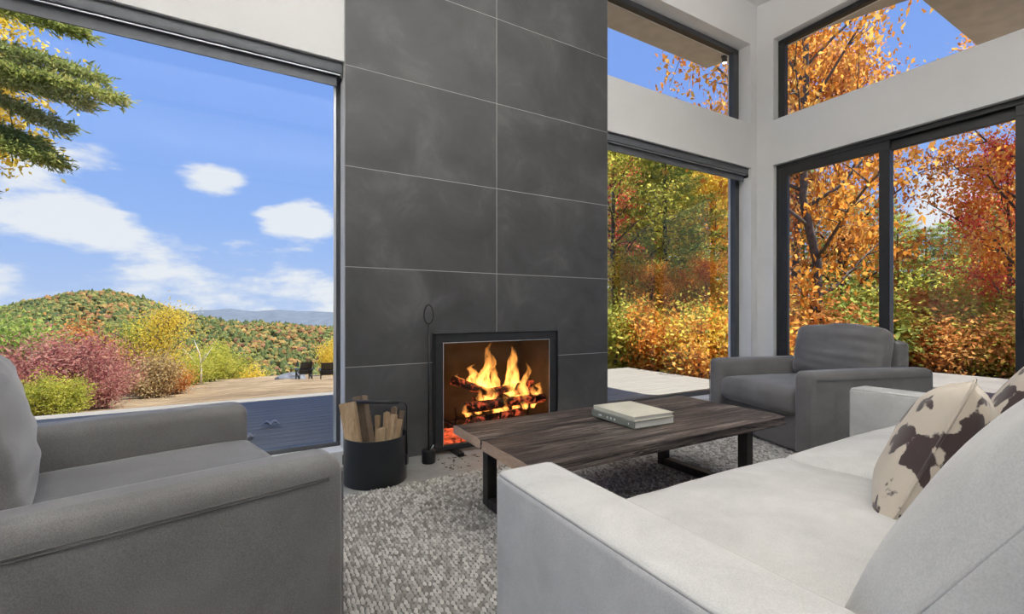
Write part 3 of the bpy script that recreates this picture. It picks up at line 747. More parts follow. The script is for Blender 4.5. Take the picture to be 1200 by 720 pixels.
# wood seen through the window right of the fireplace
G1 = 'trees beyond the end of the deck'; G2 = 'trees outside the sliding doors'; G3 = 'shrubs along the deck edge'; G4 = 'shrubs outside the sliding doors'
plant('broad0', 'lime', 722, 12.5, 7.0, 'leafy_tree', 'yellow green leafy tree beyond the deck, next to the fireplace edge', group=G1)
plant('broad1', 'red', 704, 15, 7.4, 'leafy_tree', 'red leafed tree showing just beside the fireplace edge', group=G1)
plant('pine0', 'green', 780, 13, 7.2, 'pine_tree', 'green pine with tiered branches beyond the end of the deck', group=G1, wide=1.15)
plant('broad2', 'yellow', 836, 14.5, 6.6, 'leafy_tree', 'golden yellow leafy tree beyond the deck, near the window jamb', group=G1)
plant('broad3', 'orange', 884, 17, 11.5, 'leafy_tree', 'tall orange tree beyond the deck corner, in line with the window jamb', group=G1, wide=.5)
plant('broad1', 'lime', 752, 20, 9.6, 'leafy_tree', 'tall pale green tree standing behind the green pine', group=G1)
plant('broad0', 'lime', 812, 22, 10, 'leafy_tree', 'tall yellow green tree farther back in the wood', group=G1)
plant('pine1', 'pine', 733, 25, 11.5, 'pine_tree', 'tall dull green pine far back in the wood', group=G1)
plant('broad2', 'orange', 775, 29, 12.5, 'leafy_tree', 'orange tree deep in the wood behind the pine', group=G1)
plant('broad3', 'lime', 846, 31, 12.5, 'leafy_tree', 'yellow green tree deepest in the wood', group=G1)
plant('broad1', 'orange', 768, 11.3, 3.0, 'young_tree', 'low orange tree in front of the green pine', group=G1)
plant('broad2', 'orange', 826, 11.6, 3.2, 'young_tree', 'low orange tree beside the golden yellow tree', group=G1)
plant('broad0', 'lime', 797, 12.2, 2.8, 'young_tree', 'low yellow green tree in front of the pine', group=G1)
plant('broad3', 'yellow', 740, 12.2, 3.4, 'young_tree', 'low yellow tree beside the fireplace edge', group=G1)
for i, (px, f, h, lf, wd) in enumerate([(716, 10.8, 2.1, 'lime', 'yellow green'), (742, 10.6, 1.9, 'lime', 'yellow green'), (764, 10.2, 1.9, 'orange', 'orange'), (786, 9.8, 1.7, 'orange', 'orange'), (808, 9.4, 1.7, 'lime', 'yellow green'),
                                  (828, 9.0, 1.7, 'orange', 'orange'), (848, 8.8, 1.8, 'yellow', 'yellow'), (866, 8.8, 1.8, 'orange', 'orange'), (752, 13, 2.6, 'yellow', 'yellow'), (800, 13, 2.6, 'lime', 'yellow green'), (845, 12.5, 2.8, 'lime', 'yellow green')]):
    plant('shrub%d' % (i % 3), lf, px, f, h, 'shrub', '%s shrub growing along the far edge of the sunlit deck' % wd, 'shrub', wd+' '+G3, wide=1.1)
# outside the sliding doors
plant('maple', 'orange', 952, 12, 13.5, 'maple_tree', 'large orange maple with a stout grey trunk outside the sliding doors', group=G2, wide=.70)
plant('broad3', 'rust', 985, 15, 11, 'leafy_tree', 'rust orange tree beside the large orange maple', group=G2, wide=.7)
plant('broad0', 'orange', 930, 16, 12.5, 'leafy_tree', 'orange tree standing behind the large orange maple', group=G2, wide=.75)
plant('broad1', 'orange', 1205, 13, 11.0, 'leafy_tree', 'orange tree with a leaning branch above the red maple', group=G2, wide=.85)
plant('broad2', 'red', 1184, 13.5, 7.2, 'maple_tree', 'crimson red maple outside the second glass door', group=G2, wide=.8)
for i, (px, f, h) in enumerate([(1052, 21, 6.6), (1085, 19, 5.6), (1112, 22, 6.6), (1142, 18, 6.4), (1172, 20, 7.2), (1035, 25, 8.5), (1200, 17, 7.0), (990, 22, 8), (940, 24, 10)]):
    plant('pine%d' % (i % 2), ('lime', 'pine', 'green')[i % 3], px, f, h, 'pine_tree', '%s pine of the row behind the maples outside the sliding doors' % ('yellow green', 'dull green', 'green')[i % 3], 'tree', ('yellow green', 'dull green', 'green')[i % 3]+' pines outside the sliding doors', wide=1.25)
for i, (px, f, h, lf, wd) in enumerate([(925, 12.5, 2.6, 'rust', 'rust brown'), (950, 13.5, 2.4, 'lime', 'yellow green'), (975, 12.5, 2.4, 'green', 'green'), (1000, 13.5, 2.4, 'lime', 'yellow green'), (1030, 13, 2.2, 'lime', 'yellow green'), (1055, 13.5, 2.4, 'rust', 'rust brown'), (1078, 12.6, 2.2, 'rust', 'rust brown'),
                                  (1100, 13.6, 2.4, 'rust', 'rust brown'), (1125, 12.8, 2.2, 'lime', 'yellow green'), (1150, 13.5, 2.4, 'rust', 'rust brown'), (1175, 13, 2.4, 'lime', 'yellow green'), (1200, 13.4, 2.4, 'rust', 'rust brown'), (1066, 16, 3.6, 'lime', 'yellow green'), (1130, 16, 3.6, 'lime', 'yellow green'), (1100, 17, 3.4, 'green', 'green')]):
    plant('shrub%d' % (i % 3), lf, px, f, h, 'shrub', '%s shrub at the foot of the trees outside the sliding doors' % wd, 'shrub', wd+' '+G4, wide=1.2)
# slope outside the wide left window
for px, f, h, wd_ in ((52, 10.5, 1.75, 1.3), (98, 11.5, 1.6, 1.1), (8, 9.6, 1.5, 1.15), (118, 10.6, 1.2, .9)):
    plant('shrub_fine', 'pink', px, f, h, 'sumac_bush', 'dusky red feathery bush beyond the deck', 'bush', 'dusky red bushes beyond the deck', wide=wd_)
for px, f, h in ((52, 8.6, .85), (25, 8.4, .7), (80, 8.9, .75)):
    plant('shrub1', 'lime', px, f, h, 'low_shrub', 'low yellow green shrub in front of the dusky red bushes', 'shrub', 'low shrubs in front of the red bushes')
plant('sapling', 'yellow', 180, 15, 2.75, 'young_tree', 'young golden yellow tree at the edge of the straw slope', wide=.8)
plant('sapling', 'lime', 164, 16, 2.4, 'young_tree', 'young yellow green tree behind the golden yellow one')
plant('shrub2', 'tan', 178, 14.0, 1.4, 'dry_bush', 'tan dry bush under the young golden yellow tree', 'bush', wide=1.1)
plant('shrub0', 'rust', 202, 15.5, 1.1, 'low_shrub', 'dark rust shrub at the right foot of the golden yellow tree', 'shrub')
plant('shrub0', 'rust', 128, 17, 2.5, 'leafy_shrub', 'muted orange shrub between the red bushes and the golden tree', 'shrub', wide=1.1)
plant('shrub1', 'rust', 98, 19, 2.9, 'leafy_shrub', 'muted orange shrub rising behind the red bushes', 'shrub', wide=1.1)
plant('shrub2', 'green', 8, 15, 3.0, 'leafy_shrub', 'bright green shrub behind the left end of the red bushes', 'shrub')
for px, f, h, lf in ((222, 22, 1.7, 'lime'), (242, 26, 2.1, 'lime'), (262, 29, 2.6, 'lime'), (284, 32, 2.9, 'yellow'), (300, 34, 2.2, 'lime'), (150, 20, 2.6, 'lime'), (210, 20, 1.4, 'lime')):
    plant('shrub%d' % (px % 3), lf, px, f, h, 'leafy_shrub', '%s shrub on the crest of the straw slope' % ('yellow green' if lf == 'lime' else 'yellow'), 'shrub', ('yellow green' if lf == 'lime' else 'yellow')+' shrubs on the crest of the slope', wide=1.0)
plant('shrub1', 'yellow', 389, 27, 2.2, 'leafy_shrub', 'small yellow shrub behind the black outdoor chairs', 'shrub', wide=.8)
# bare pale tree
p = at_fwd(235, 366, 21); bt = empty('bare_tree', (p.x, p.y, ground_z(p.x, p.y))); tag(bt, 'bare pale tree with two thin branches on the straw slope', 'tree')
MB().tube([(0, 0, -.2), (.03, 0, .8), (-.05, 0, 1.5), (-.25, .05, 2.1)], [.05, .035, .025, .008], 6).build('trunk', 'bark_pale', bt, True)
for e_ in ((.45, .1, 1.75), (-.75, 0, 1.85), (.25, -.2, 1.5)): MB().tube([(0, 0, .9+.2*e_[0]), (e_[0]*.5, e_[1], 1.35), e_], [.022, .015, .005], 5).build('branch', 'bark_pale', bt, True)

# old pine at the left with boughs hanging into the wide window's view, and a yellow maple by it
cr_ = Vector((.866, -.5, 0)); base = at_fwd(-175, 366, 8.2); bz = ground_z(base.x, base.y)
op = empty('old_pine', (base.x, base.y, bz)); tag(op, 'old pine with long drooping boughs reaching across the wide left window', 'tree')
MB().tube([(0, 0, -.4), (.05, 0, 3), (0, .05, 6), (.03, 0, 9.5)], [.2, .17, .12, .05], 10).build('trunk', 'bark_grey', op, True)
rg = np.random.default_rng(9); rd = random.Random(9); PP = []; DD = []
bg_ = MB()
for tip, f, spread in (((118, 92), 8.2, 1), ((139, 115), 8.0, 1), ((104, 122), 8.1, .8), ((78, 150), 8.4, 1), ((70, 190), 8.0, 1.05), ((52, 172), 8.3, .9), ((100, 38), 8.3, 1), ((60, 100), 8.6, 1.1), ((-20, 230), 8.4, 1), ((-40, 60), 8.8, 1)):
    e_ = at_fwd(tip[0], tip[1], f)-Vector((base.x, base.y, bz)); s_ = Vector((0, 0, e_.z+.75+rd.uniform(-.1, .35)))
    md = s_.lerp(e_, .55)+Vector((0, 0, .22)); pts = [s_, s_.lerp(md, .5)+Vector((0, 0, .06)), md, md.lerp(e_, .5)+Vector((0, 0, .03)), e_]
    bg_.tube(pts, [.045, .035, .024, .014, .005], 6)
    for t in np.linspace(.42, 1, 26):
        q = t*4; i = min(3, int(q)); c = pts[i].lerp(pts[i+1], q-i); ax = (pts[i+1]-pts[i]).normalized()
        for sd_ in (-1, 0, 1):
            off = Vector((-ax.y, ax.x, 0))*sd_*.22*(1.25-t)*spread+Vector((0, 0, rd.gauss(0, .035)-.04*abs(sd_)))
            n_ = 34; PP.append(np.array(c+off)+rg.standard_normal((n_, 3))*np.array((.07, .07, .045))); DD.append(np.repeat([list(ax+Vector((-ax.y, ax.x, 0))*sd_*.6+Vector((0, 0, .3)))], n_, 0)+rg.standard_normal((n_, 3))*.5)
bg_.build('branches', 'bark_grey', op, True)
fo = link('foliage', leaf_mesh('foliage', np.concatenate(PP), .125, rg, .22, np.concatenate(DD)), 'leaf_pine', op); fo['kind'] = 'stuff'
ym = empty('leafy_maple', at_fwd(-70, 366, 9.0)[:2]+(0,) if False else tuple(at_fwd(-95, 366, 9.2))[:2]+(ground_z(*tuple(at_fwd(-95, 366, 9.2))[:2]),)); tag(ym, 'yellow maple with clustered leaves beside the old pine', 'tree')
tk, br, fo_ = grow_broad(93, 9.6, 2.1, 15000, .13, 'bark_grey', low=.55, tr=.13)
link('trunk', tk, None, ym); link('branches', br, None, ym); f2 = link('foliage', fo_, 'leaf_yellow', ym); f2['kind'] = 'stuff'

# black slatted garden chairs on the slope
def adirondack(px, f, rz, label):
    p = at_fwd(px, 366, f); r_ = empty('garden_chair', (p.x, p.y, ground_z(p.x, p.y)+.02), rz); tag(r_, label, 'chair', 'black garden chairs on the slope'); r_.scale = (.86,)*3
    for i in range(5):
        x = -.24+i*.12; MB().hexa([(x-.055, .28, .28), (x+.055, .28, .28), (x+.055, .31, .28), (x-.055, .31, .28), (x-.06, .62, .95), (x+.06, .62, .95), (x+.06, .65, .95), (x-.06, .65, .95)]).build('back_slat', 'chair_black', r_)
    for i in range(5):
        y = -.28+i*.125; box('seat_slat', -.28, .28, y, y+.11, .36-.02*i, .385-.02*i, 'chair_black', r_)
    for s in (-1, 1):
        box('arm', s*.36-.07, s*.36+.07, -.36, .48, .53, .56, 'chair_black', r_)
        box('leg', s*.33-.02, s*.33+.02, -.32, -.2, -.1, .53, 'chair_black', r_)
        MB().hexa([(s*.31-.02, -.30, .27), (s*.31+.02, -.30, .27), (s*.31+.02, .62, -.1), (s*.31-.02, .62, -.1), (s*.31-.02, -.30, .38), (s*.31+.02, -.30, .38), (s*.31+.02, .74, -.02), (s*.31-.02, .74, -.02)]).build('leg', 'chair_black', r_)
        box('back_post', s*.31-.02, s*.31+.02, .40, .47, .0, .53, 'chair_black', r_)
    box('back_rail', -.33, .33, .46, .50, .50, .56, 'chair_black', r_)
adirondack(356, 21, R(188), 'black slatted garden chair beside the grey boulder')
adirondack(383.5, 21, R(172), 'black slatted garden chair in front of the small yellow shrub')
p = at_fwd(343, 366, 23); bm = bmesh.new(); bmesh.ops.create_icosphere(bm, subdivisions=3, radius=.5)
for v in bm.verts: v.co *= 1+.3*mnoise.noise(v.co*3); v.co.z *= .7; v.co.x *= 1.5
me = bpy.data.meshes.new('boulder'); bm.to_mesh(me); bm.free()
tag(link('boulder', me, 'soil_rock', None, (p.x, p.y, ground_z(p.x, p.y)+.1)), 'grey boulder beside the black garden chairs', 'rock')
# curled dry leaves lying on the deck
for k, (px, py) in enumerate(((317, 501), (277, 504), (287, 517))):
    r_ = ray(px, py); t = (-.03-H)/r_.z; rd = random.Random(k); V = []; F = []
    for i in range(7):
        for j in range(5):
            a, b = i/6-.5, j/4-.5; V.append((a*.17*(1-.4*abs(b)), b*.10*(1-1.2*a*a), .006+.05*abs(b)**1.3+.03*abs(math.sin(a*6+k))+rd.uniform(0, .006)))
    for i in range(6):
        for j in range(4): F.append((i*5+j, i*5+j+1, i*5+j+6, i*5+j+5))
    lf = mesh_obj('dry_leaf', V, F, 'dry_leaf', None, True, (r_.x*t, r_.y*t, -.029), (0, 0, k*1.3)); shell(lf, .002)
    tag(lf, 'curled dry leaf lying on the shaded deck boards', 'leaf', 'dry leaves on the deck')

# ------------------------------------------------------------------ rug
rug = empty('rug', (1.5, 1.45, 0)); tag(rug, 'flecked grey and beige woven wool rug under the coffee table', 'rug')
RX0, RX1, RY0, RY1 = -.95, 4.25, .15, 2.755
box('rug_base', RX0-1.5, RX1-1.5, RY0-1.45, RY1-1.45, .001, .009, 'rug_back', rug)
rg = np.random.default_rng(3); sx, sy = .0165, .0255
nx, ny = int((RX1-RX0)/sx), int((RY1-RY0)/sy)
gi, gj = np.meshgrid(np.arange(nx), np.arange(ny), indexing='ij'); gi = gi.ravel(); gj = gj.ravel(); n = len(gi)
cx = RX0+(gi+.5)*sx-1.5+rg.normal(0, .0012, n); cy = RY0+(gj+.5+.5*(gi % 2))*sy-1.45+rg.normal(0, .002, n)
cy = np.minimum(cy, RY1-1.45-.008)
ring = [(math.cos(a), math.sin(a)) for a in np.linspace(0, 2*math.pi, 7)[:-1]]
hh = rg.uniform(.006, .011, n); rx = rg.uniform(.0072, .0092, n); ry = rg.uniform(.0115, .0155, n); tw = rg.normal(0, .16, n)
V = np.zeros((n, 12, 3), np.float32)
for k, (a, b) in enumerate(ring):
    for l_, (s, q) in enumerate(((1.0, 0), (.66, 1.0))):
        X = a*rx*s; Y = b*ry*s; V[:, l_*6+k, 0] = cx+X*np.cos(tw)-Y*np.sin(tw); V[:, l_*6+k, 1] = cy+X*np.sin(tw)+Y*np.cos(tw); V[:, l_*6+k, 2] = .008+hh*q
tri = []
for k in range(6):
    k2 = (k+1) % 6; tri.append((k, k2, 6+k2, 6+k))
quads = np.concatenate([np.array(tri), np.array([(6, 7, 8, 9), (6, 9, 10, 11)])])
Fq = (quads[None]+(np.arange(n)*12)[:, None, None]).reshape(-1, 4).astype(np.int32)
me = bpy.data.meshes.new('woven_loops'); me.vertices.add(n*12); me.vertices.foreach_set('co', V.ravel())
me.loops.add(Fq.size); me.loops.foreach_set('vertex_index', Fq.ravel()); me.polygons.add(len(Fq)); me.polygons.foreach_set('loop_start', np.arange(0, Fq.size, 4, dtype=np.int32))
me.update(calc_edges=True); me.polygons.foreach_set('use_smooth', [True]*len(me.polygons))
lp = link('woven_loops', me, 'rug_loop', rug); lp['kind'] = 'stuff'
RT = .0205                    # top of the pile

# ------------------------------------------------------------------ armchairs
def armchair(loc, rz, W, Dp, label, seed):
    c = empty('armchair', loc, rz); tag(c, label, 'armchair', 'grey velvet armchairs')
    at_ = .16; ah = .62
    soft_box('seat_base', (0, Dp/2+.02, .165), (W/2-at_+.01, Dp/2-.04, .155), .02, 'grey_velvet', c, n=6)
    for s in (-1, 1):
        arm = soft_box('arm', (s*(W/2-at_/2), Dp/2, ah/2), (at_/2, Dp/2, ah/2), .045, 'grey_velvet', c, puff=(.006, .006, .008), n=10)
        xo = s*(at_/2+.0035)
        mb = MB()
        for zo in (ah/2-.055, ah/2-.063):
            mb.tube([(xo, -Dp/2+.05, zo), (xo+s*.004, 0, zo), (xo, Dp/2-.05, zo)], .0016, 5)
        mb.build('seam', 'grey_seam', arm)
        MB().tube([(s*(at_/2-.008), -Dp/2+.0045, -ah/2+.03), (s*(at_/2-.008), -Dp/2+.0045, ah/2-.05)], .003, 5).build('piping', 'grey_velvet', arm)
    soft_box('seat_cushion', (0, .455, .375), (W/2-at_-.005, .46, .095), .05, 'grey_velvet', c, puff=(0, .02, .028), n=14, wr=.004, wseed=seed)
    soft_box('back_frame', (0, Dp-.075, .42), (W/2-at_-.004, .07, .40), .05, 'grey_velvet', c, n=8)
    def slump(q):
        q = q.copy(); q.z -= .018*(1-math.cos(q.x*4.5))*max(0, q.z)*3; q.z += .010*mnoise.noise(Vector((q.x*7+seed, q.y*9, q.z*2)))*(q.z > 0)
        q.y += -.012*mnoise.noise(Vector((q.x*3+q.z*9+seed, q.z*16, 0)))*(1 if q.y < 0 else .3)
        return q
    soft_box('back_cushion', (0, Dp-.265, .695), (W/2-at_-.012, .105, .235), .075, 'grey_velvet', c, puff=(.01, .045, .02), n=22, fn=slump, rot=(R(-11), 0, 0))
    return c
armchair((.105, 2.02, RT), R(104), 1.20, 1.09, 'grey velvet armchair by the wide left window, beside the log bucket', 2)
armchair((3.58, 2.25, RT), R(-107), 1.12, 1.14, 'grey velvet armchair in the room corner by the sliding doors', 9)

# ------------------------------------------------------------------ sofa
sf = empty('sofa', (1.93, .4, RT)); tag(sf, 'ivory velvet sofa with piped arms facing the fireplace', 'sofa')
sx0, sy0 = 1.93, .4
def srel(x, y, z): return (x-sx0, y-sy0, z)
def sofa_arm(x0, x1, y0, y1, zt):
    h_ = ((x1-x0)/2, (y1-y0)/2, zt/2)
    a = soft_box('arm', srel((x0+x1)/2, (y0+y1)/2, zt/2), h_, .022, 'ivory_velvet', sf, puff=(.006, .006, .006), n=8)
    mb = MB(); e = .0075; X, Y, Z = h_[0]-e, h_[1]-e, h_[2]-e+.001
    ring_ = []
    for (cx_, cy_, a0) in ((X-.02, Y-.02, 0), (-X+.02, Y-.02, 90), (-X+.02, -Y+.02, 180), (X-.02, -Y+.02, 270)):
        for k in range(5):
            an = R(a0+k*22.5); ring_.append((cx_+.02*math.cos(an), cy_+.02*math.sin(an), Z))
    mb.tube(ring_, .0055, 6, closed=True)
    for xs in (-1, 1): mb.tube([(xs*X, Y, -Z+.03), (xs*X, Y, Z-.01)], .005, 6)
    mb.build('piping', 'ivory_piping', a, True)
sofa_arm(.600, .790, -.42, 1.135, .602); sofa_arm(3.07, 3.26, -.42, 1.335, .602)
soft_box('seat_base', srel(1.93, .33, .15), (1.145, .72, .14), .02, 'ivory_velvet', sf, n=6)
soft_box('back_frame', srel(1.93, -.27, .36), (1.145, .13, .345), .03, 'ivory_velvet', sf, n=8)
for k, (a, b) in enumerate(((.793, 1.928), (1.932, 3.067))):
    soft_box('seat_cushion', srel((a+b)/2, .50, .365), ((b-a)/2, .595, .085), .05, 'ivory_velvet', sf, puff=(0, .02, .05), n=18, wr=.004, wseed=k*5)
    sc_ = Vector(((a+b)/2, .155, .690))
    def sl(q, k=k):
        q = q.copy(); q.y += .007*mnoise.noise(Vector((q.x*4+k*3, q.z*6, 0))); return q
    bc = soft_box('back_cushion', srel(*sc_), ((b-a)/2-.025, .105, .31), .06, 'ivory_velvet', sf, puff=(.02, .095, .03), n=20, fn=sl, rot=(R(32), 0, 0))
    mb = MB()
    X, Z, Yp = (b-a)/2-.028, .307, .062
    for yq in (Yp, -Yp):
        rr = []
        for (cx_, cz_, a0) in ((X-.06, Z-.06, 0), (-X+.06, Z-.06, 90), (-X+.06, -Z+.06, 180), (X-.06, -Z+.06, 270)):
            for q in range(5):
                an = R(a0+q*22.5); xx, zz_ = cx_+.062*math.cos(an), cz_+.062*math.sin(an)
                rr.append((xx*1.006+.012*math.copysign(1, xx)*max(0, 1-(zz_/Z)**2), yq, zz_*1.004+.012*math.copysign(1, zz_)*max(0, 1-(xx/X)**2)))
        mb.tube(rr, .006, 6, closed=True)
    mb.build('piping', 'ivory_piping', bc, True)

# cowhide throw pillows
def pillow(c, rot, a, t, label, seed):
    n_ = 22; V = []; F = []
    for side in (1, -1):
        for i in range(n_+1):
            for j in range(n_+1):
                u, v = i/n_*2-1, j/n_*2-1
                x = a*u*(1-.075*(1-v*v)**1.0*abs(u)**2); z = a*v*(1-.075*(1-u*u)*abs(v)**2)
                th = t*(max(0, 1-u**2)*max(0, 1-v**2))**.42
                th *= 1+.10*mnoise.noise(Vector((u*2.2+seed, v*2.2, side)))
                V.append((x, side*th, z))
    m1 = (n_+1)**2
    for s in (0, 1):
        for i in range(n_):
            for j in range(n_):
                q = [s*m1+i*(n_+1)+j, s*m1+(i+1)*(n_+1)+j, s*m1+(i+1)*(n_+1)+j+1, s*m1+i*(n_+1)+j+1]
                F.append(tuple(reversed(q)) if s == 0 else tuple(q))
    o = mesh_obj('throw_pillow', V, F, None, None, True)
    bm = bmesh.new(); bm.from_mesh(o.data); bmesh.ops.remove_doubles(bm, verts=list(bm.verts), dist=.0004); bm.to_mesh(o.data); bm.free()
    r_ = empty('throw_pillow_root', c); r_.rotation_euler = rot; o.name = 'cover'; o.parent = r_; o.data.materials.append(MATS['cowhide']); r_.name = 'throw_pillow'
    ed = []
    for k in range(4*n_):
        s_, t_ = divmod(k, n_); w_ = t_/n_*2-1
        u, v = [(w_, -1), (1, w_), (-w_, 1), (-1, -w_)][s_]
        ed.append((a*u*(1-.075*(1-v*v)*abs(u)**2), 0, a*v*(1-.075*(1-u*u)*abs(v)**2)))
    MB().tube(ed, .004, 5, closed=True).build('edge_seam', 'cowhide', r_, True)
    tag(r_, label, 'pillow', 'cowhide throw pillows'); return r_
pillow((1.735, .54, .655), (R(22), R(4), R(14)), .235, .10, 'brown and cream cowhide pillow on the sofa, in front of its first back cushion', 3)
pillow((2.50, .50, .70), (R(24), R(6), R(8)), .235, .10, 'brown and cream cowhide pillow on the sofa, by its far arm', 8)

# ------------------------------------------------------------------ coffee table and books
tb = empty('coffee_table', (1.83, 1.9, RT)); tag(tb, 'rustic dark wood plank coffee table on steel loop legs', 'table')
def plank(y0, y1, z0, z1, seed):
    x0, x1 = .955-1.83, 2.715-1.83; n_ = 46; rd = random.Random(seed); V = []; F = []; m_ = 7
    for i in range(n_+1):
        x = x0+(x1-x0)*i/n_; wob0 = mnoise.noise(Vector((i*.35, seed, 0)))*.005; wob1 = mnoise.noise(Vector((i*.35, seed+5, 0)))*.005
        for j in range(m_+1):
            t = j/m_; y = y0+wob0+(y1+wob1-y0-wob0)*t; V.append((x+(.006*mnoise.noise(Vector((y*9, seed, i//23))) if i in (0, n_) else 0), y, z1+.0035*mnoise.noise(Vector((x*1.4, y*24, seed)))-(.007 if j in (0, m_) else 0)))
        for j in (m_, 0): V.append((x, (y1+wob1 if j else y0+wob0), z0))
    s = m_+3
    for i in range(n_):
        for j in range(s):
            a, b = i*s+j, i*s+(j+1) % s; F.append((a, a+s, b+s, b) if False else (a, b, b+s, a+s))
    F.append(tuple(range(s))[::-1]); F.append(tuple(n_*s+j for j in range(s)))
    o = mesh_obj('plank', V, F, 'table_wood', tb); bm = bmesh.new(); bm.from_mesh(o.data); bmesh.ops.recalc_face_normals(bm, faces=list(bm.faces)); bm.to_mesh(o.data); bm.free()
    o.data.materials.append(MATS['table_end'])
    for p_ in o.data.polygons:
        if abs(p_.normal.x) > .9 and len(p_.vertices) > 4: p_.material_index = 1; pass
    return o
zt = .465-RT
plank(1.502-1.9, 1.946-1.9, zt-.052, zt, 1); plank(1.957-1.9, 2.288-1.9, zt-.050, zt-.001, 4)
for xa in (1.105, 2.455):
    leg = empty('leg_frame'); leg.parent = tb; leg.location = (xa-1.83, 0, 0)
    for (nm, y0, y1, z0, z1) in (('leg', 1.575, 1.635, 0, zt-.053), ('leg', 2.175, 2.235, 0, zt-.053), ('bottom_rail', 1.635, 2.175, 0, .05), ('top_rail', 1.635, 2.175, zt-.09, zt-.053)):
        box(nm, 0, .058, y0-1.9, y1-1.9, z0, z1, 'leg_steel', leg, bevel=.004, seg=1)
def book(c, rz, w_, d_, h_, cover, label, spine_marks):
    b = empty('book', c, rz); tag(b, label, 'book')
    box('pages', -w_/2+.004, w_/2-.006, -d_/2+.005, d_/2-.005, .003, h_-.003, 'paper', b)
    box('cover', -w_/2, w_/2, -d_/2, d_/2, 0, .003, cover, b); box('cover', -w_/2, w_/2, -d_/2, d_/2, h_-.003, h_, cover, b)
    box('spine', -w_/2-.003, -w_/2+.002, -d_/2, d_/2, 0, h_, cover, b, bevel=.0015, seg=1)
    if spine_marks:
        rd = random.Random(1)
        for y0, y1 in ((.085, .12), (.03, .05), (.0, .02), (-.03, -.012), (-.135, -.125)):
            for k in range(max(1, int((y1-y0)/.007))):
                box('print_mark', -w_/2-.0036, -w_/2-.003, y0+k*.007, y0+k*.007+.0045, h_*.38, h_*.66, 'print_white', b)
    return b
zb = .469
book((1.862, 1.878, zb), R(-2), .285, .355, .036, 'book_green', 'grey green hardback with white spine lettering, lower of the two on the table', True)
book((1.870, 1.882, zb+.0365), R(-3), .275, .345, .022, 'book_cream', 'cream covered book lying on top of the grey green hardback', False)

# ------------------------------------------------------------------ fireplace screen, fire and tools
sc = empty('fireplace_screen', (1.744, 3.225, 0)); tag(sc, 'black framed glass fire screen standing in front of the firebox', 'fire screen')
ox = 1.744; X0, X1, Z0, Z1 = 1.186-ox, 2.302-ox, .03, .911; bw = .072
for (a, b, c_, d_) in ((X0, X1, Z0, Z0+.035), (X0, X1, Z1-bw, Z1), (X0, X0+bw, Z0+.035, Z1-bw), (X1-bw-.012, X1, Z0+.035, Z1-bw)):
    box('screen_bar', a, b, -.018, .018, c_, d_, 'frame_black', sc, bevel=.003, seg=1)
mb = MB()
for (a, b, c_, d_) in ((X0, X1, Z1-.008, Z1), (X0, X0+.010, Z0, Z1), (X1-.010, X1, Z0, Z1)): mb.box(a, b, -.026, -.0185, c_, d_)
mb.build('outer_lip', 'iron', sc)
mb = MB()
for (a, b, c_, d_) in ((X0+bw-.004, X1-bw-.010, Z1-bw-.002, Z1-bw+.002), (X0+bw-.002, X0+bw+.002, Z0+.035, Z1-bw), (X1-bw-.014, X1-bw-.010, Z0+.035, Z1-bw)): mb.box(a, b, -.021, -.0185, c_, d_)
mb.build('inner_bead', 'aluminium', sc)
box('pane', X0+bw-.01, X1-bw, -.003, .003, Z0+.03, Z1-bw+.01, 'window_glass', sc)
for x in (X0+.17, X1-.2): box('foot', x-.025, x+.025, -.13, .035, 0, .03, 'iron', sc, bevel=.004, seg=1)

def atY(px, py, Y):
    r_ = ray(px, py); t = Y/r_.y; return Vector((r_.x*t, Y, H+r_.z*t))
grate = empty('fire_grate', (1.78, 3.56, .022)); tag(grate, 'black iron grate holding the burning logs', 'fire grate')
for k in range(6):
    x = -.34+k*.136; MB().tube([(x, -.17, .20), (x, -.15, .13), (x, .15, .13), (x, .17, .20)], .010, 6).build('grate_bar', 'iron', grate)
for s in (-1, 1): MB().tube([(-.38, s*.1, .112), (.38, s*.1, .112)], .009, 6).build('grate_rail', 'iron', grate)
for sx_ in (-.3, .3):
    for sy_ in (-.1, .1): MB().tube([(sx_, sy_, 0), (sx_, sy_, .115)], .010, 6).build('leg', 'iron', grate)
def log_mesh(name, p0, p1, r0, r1, m, seed, n=12, k=14):
    V = []; F = []; p0, p1 = Vector(p0), Vector(p1); ax = (p1-p0).normalized(); a = ax.orthogonal().normalized(); b = ax.cross(a)
    c = (p0+p1)/2
    for i in range(k+1):
        t = i/k; q = p0.lerp(p1, t); rr = r0+(r1-r0)*t
        for j in range(n):
            an = 2*math.pi*j/n; rj = rr*(1+.22*mnoise.noise(Vector((math.cos(an)*1.5+seed, math.sin(an)*1.5, t*3))))
            V.append(q-c+(a*math.cos(an)+b*math.sin(an))*rj)
    for i in range(k):
        for j in range(n): F.append((i*n+j, i*n+(j+1) % n, (i+1)*n+(j+1) % n, (i+1)*n+j))
    F.append(tuple(range(n))[::-1]); F.append(tuple(k*n+j for j in range(n)))
    return mesh_obj(name, V, F, m, None, True, c)
for k, (a, b, y0, y1, r0, lab) in enumerate((
        ((545, 478), (640, 466), 3.47, 3.50, .045, 'charred log at the front of the fire'), ((530, 446), (612, 474), 3.55, 3.60, .038, 'charred log slanting down across the fire from the left'),
        ((556, 470), (634, 452), 3.66, 3.68, .045, 'charred log at the back of the fire'), ((575, 460), (640, 446), 3.56, 3.74, .036, 'charred log leaning up to the right side of the firebox'),
        ((548, 496), (612, 482), 3.42, 3.45, .036, 'glowing log low on the grate'))):
    tag(log_mesh('burning_log', atY(*a, y0), atY(*b, y1), r0, r0*.85, 'charred', k*3.1), lab, 'log')
V = []; F = []; nx_, ny_ = 40, 20
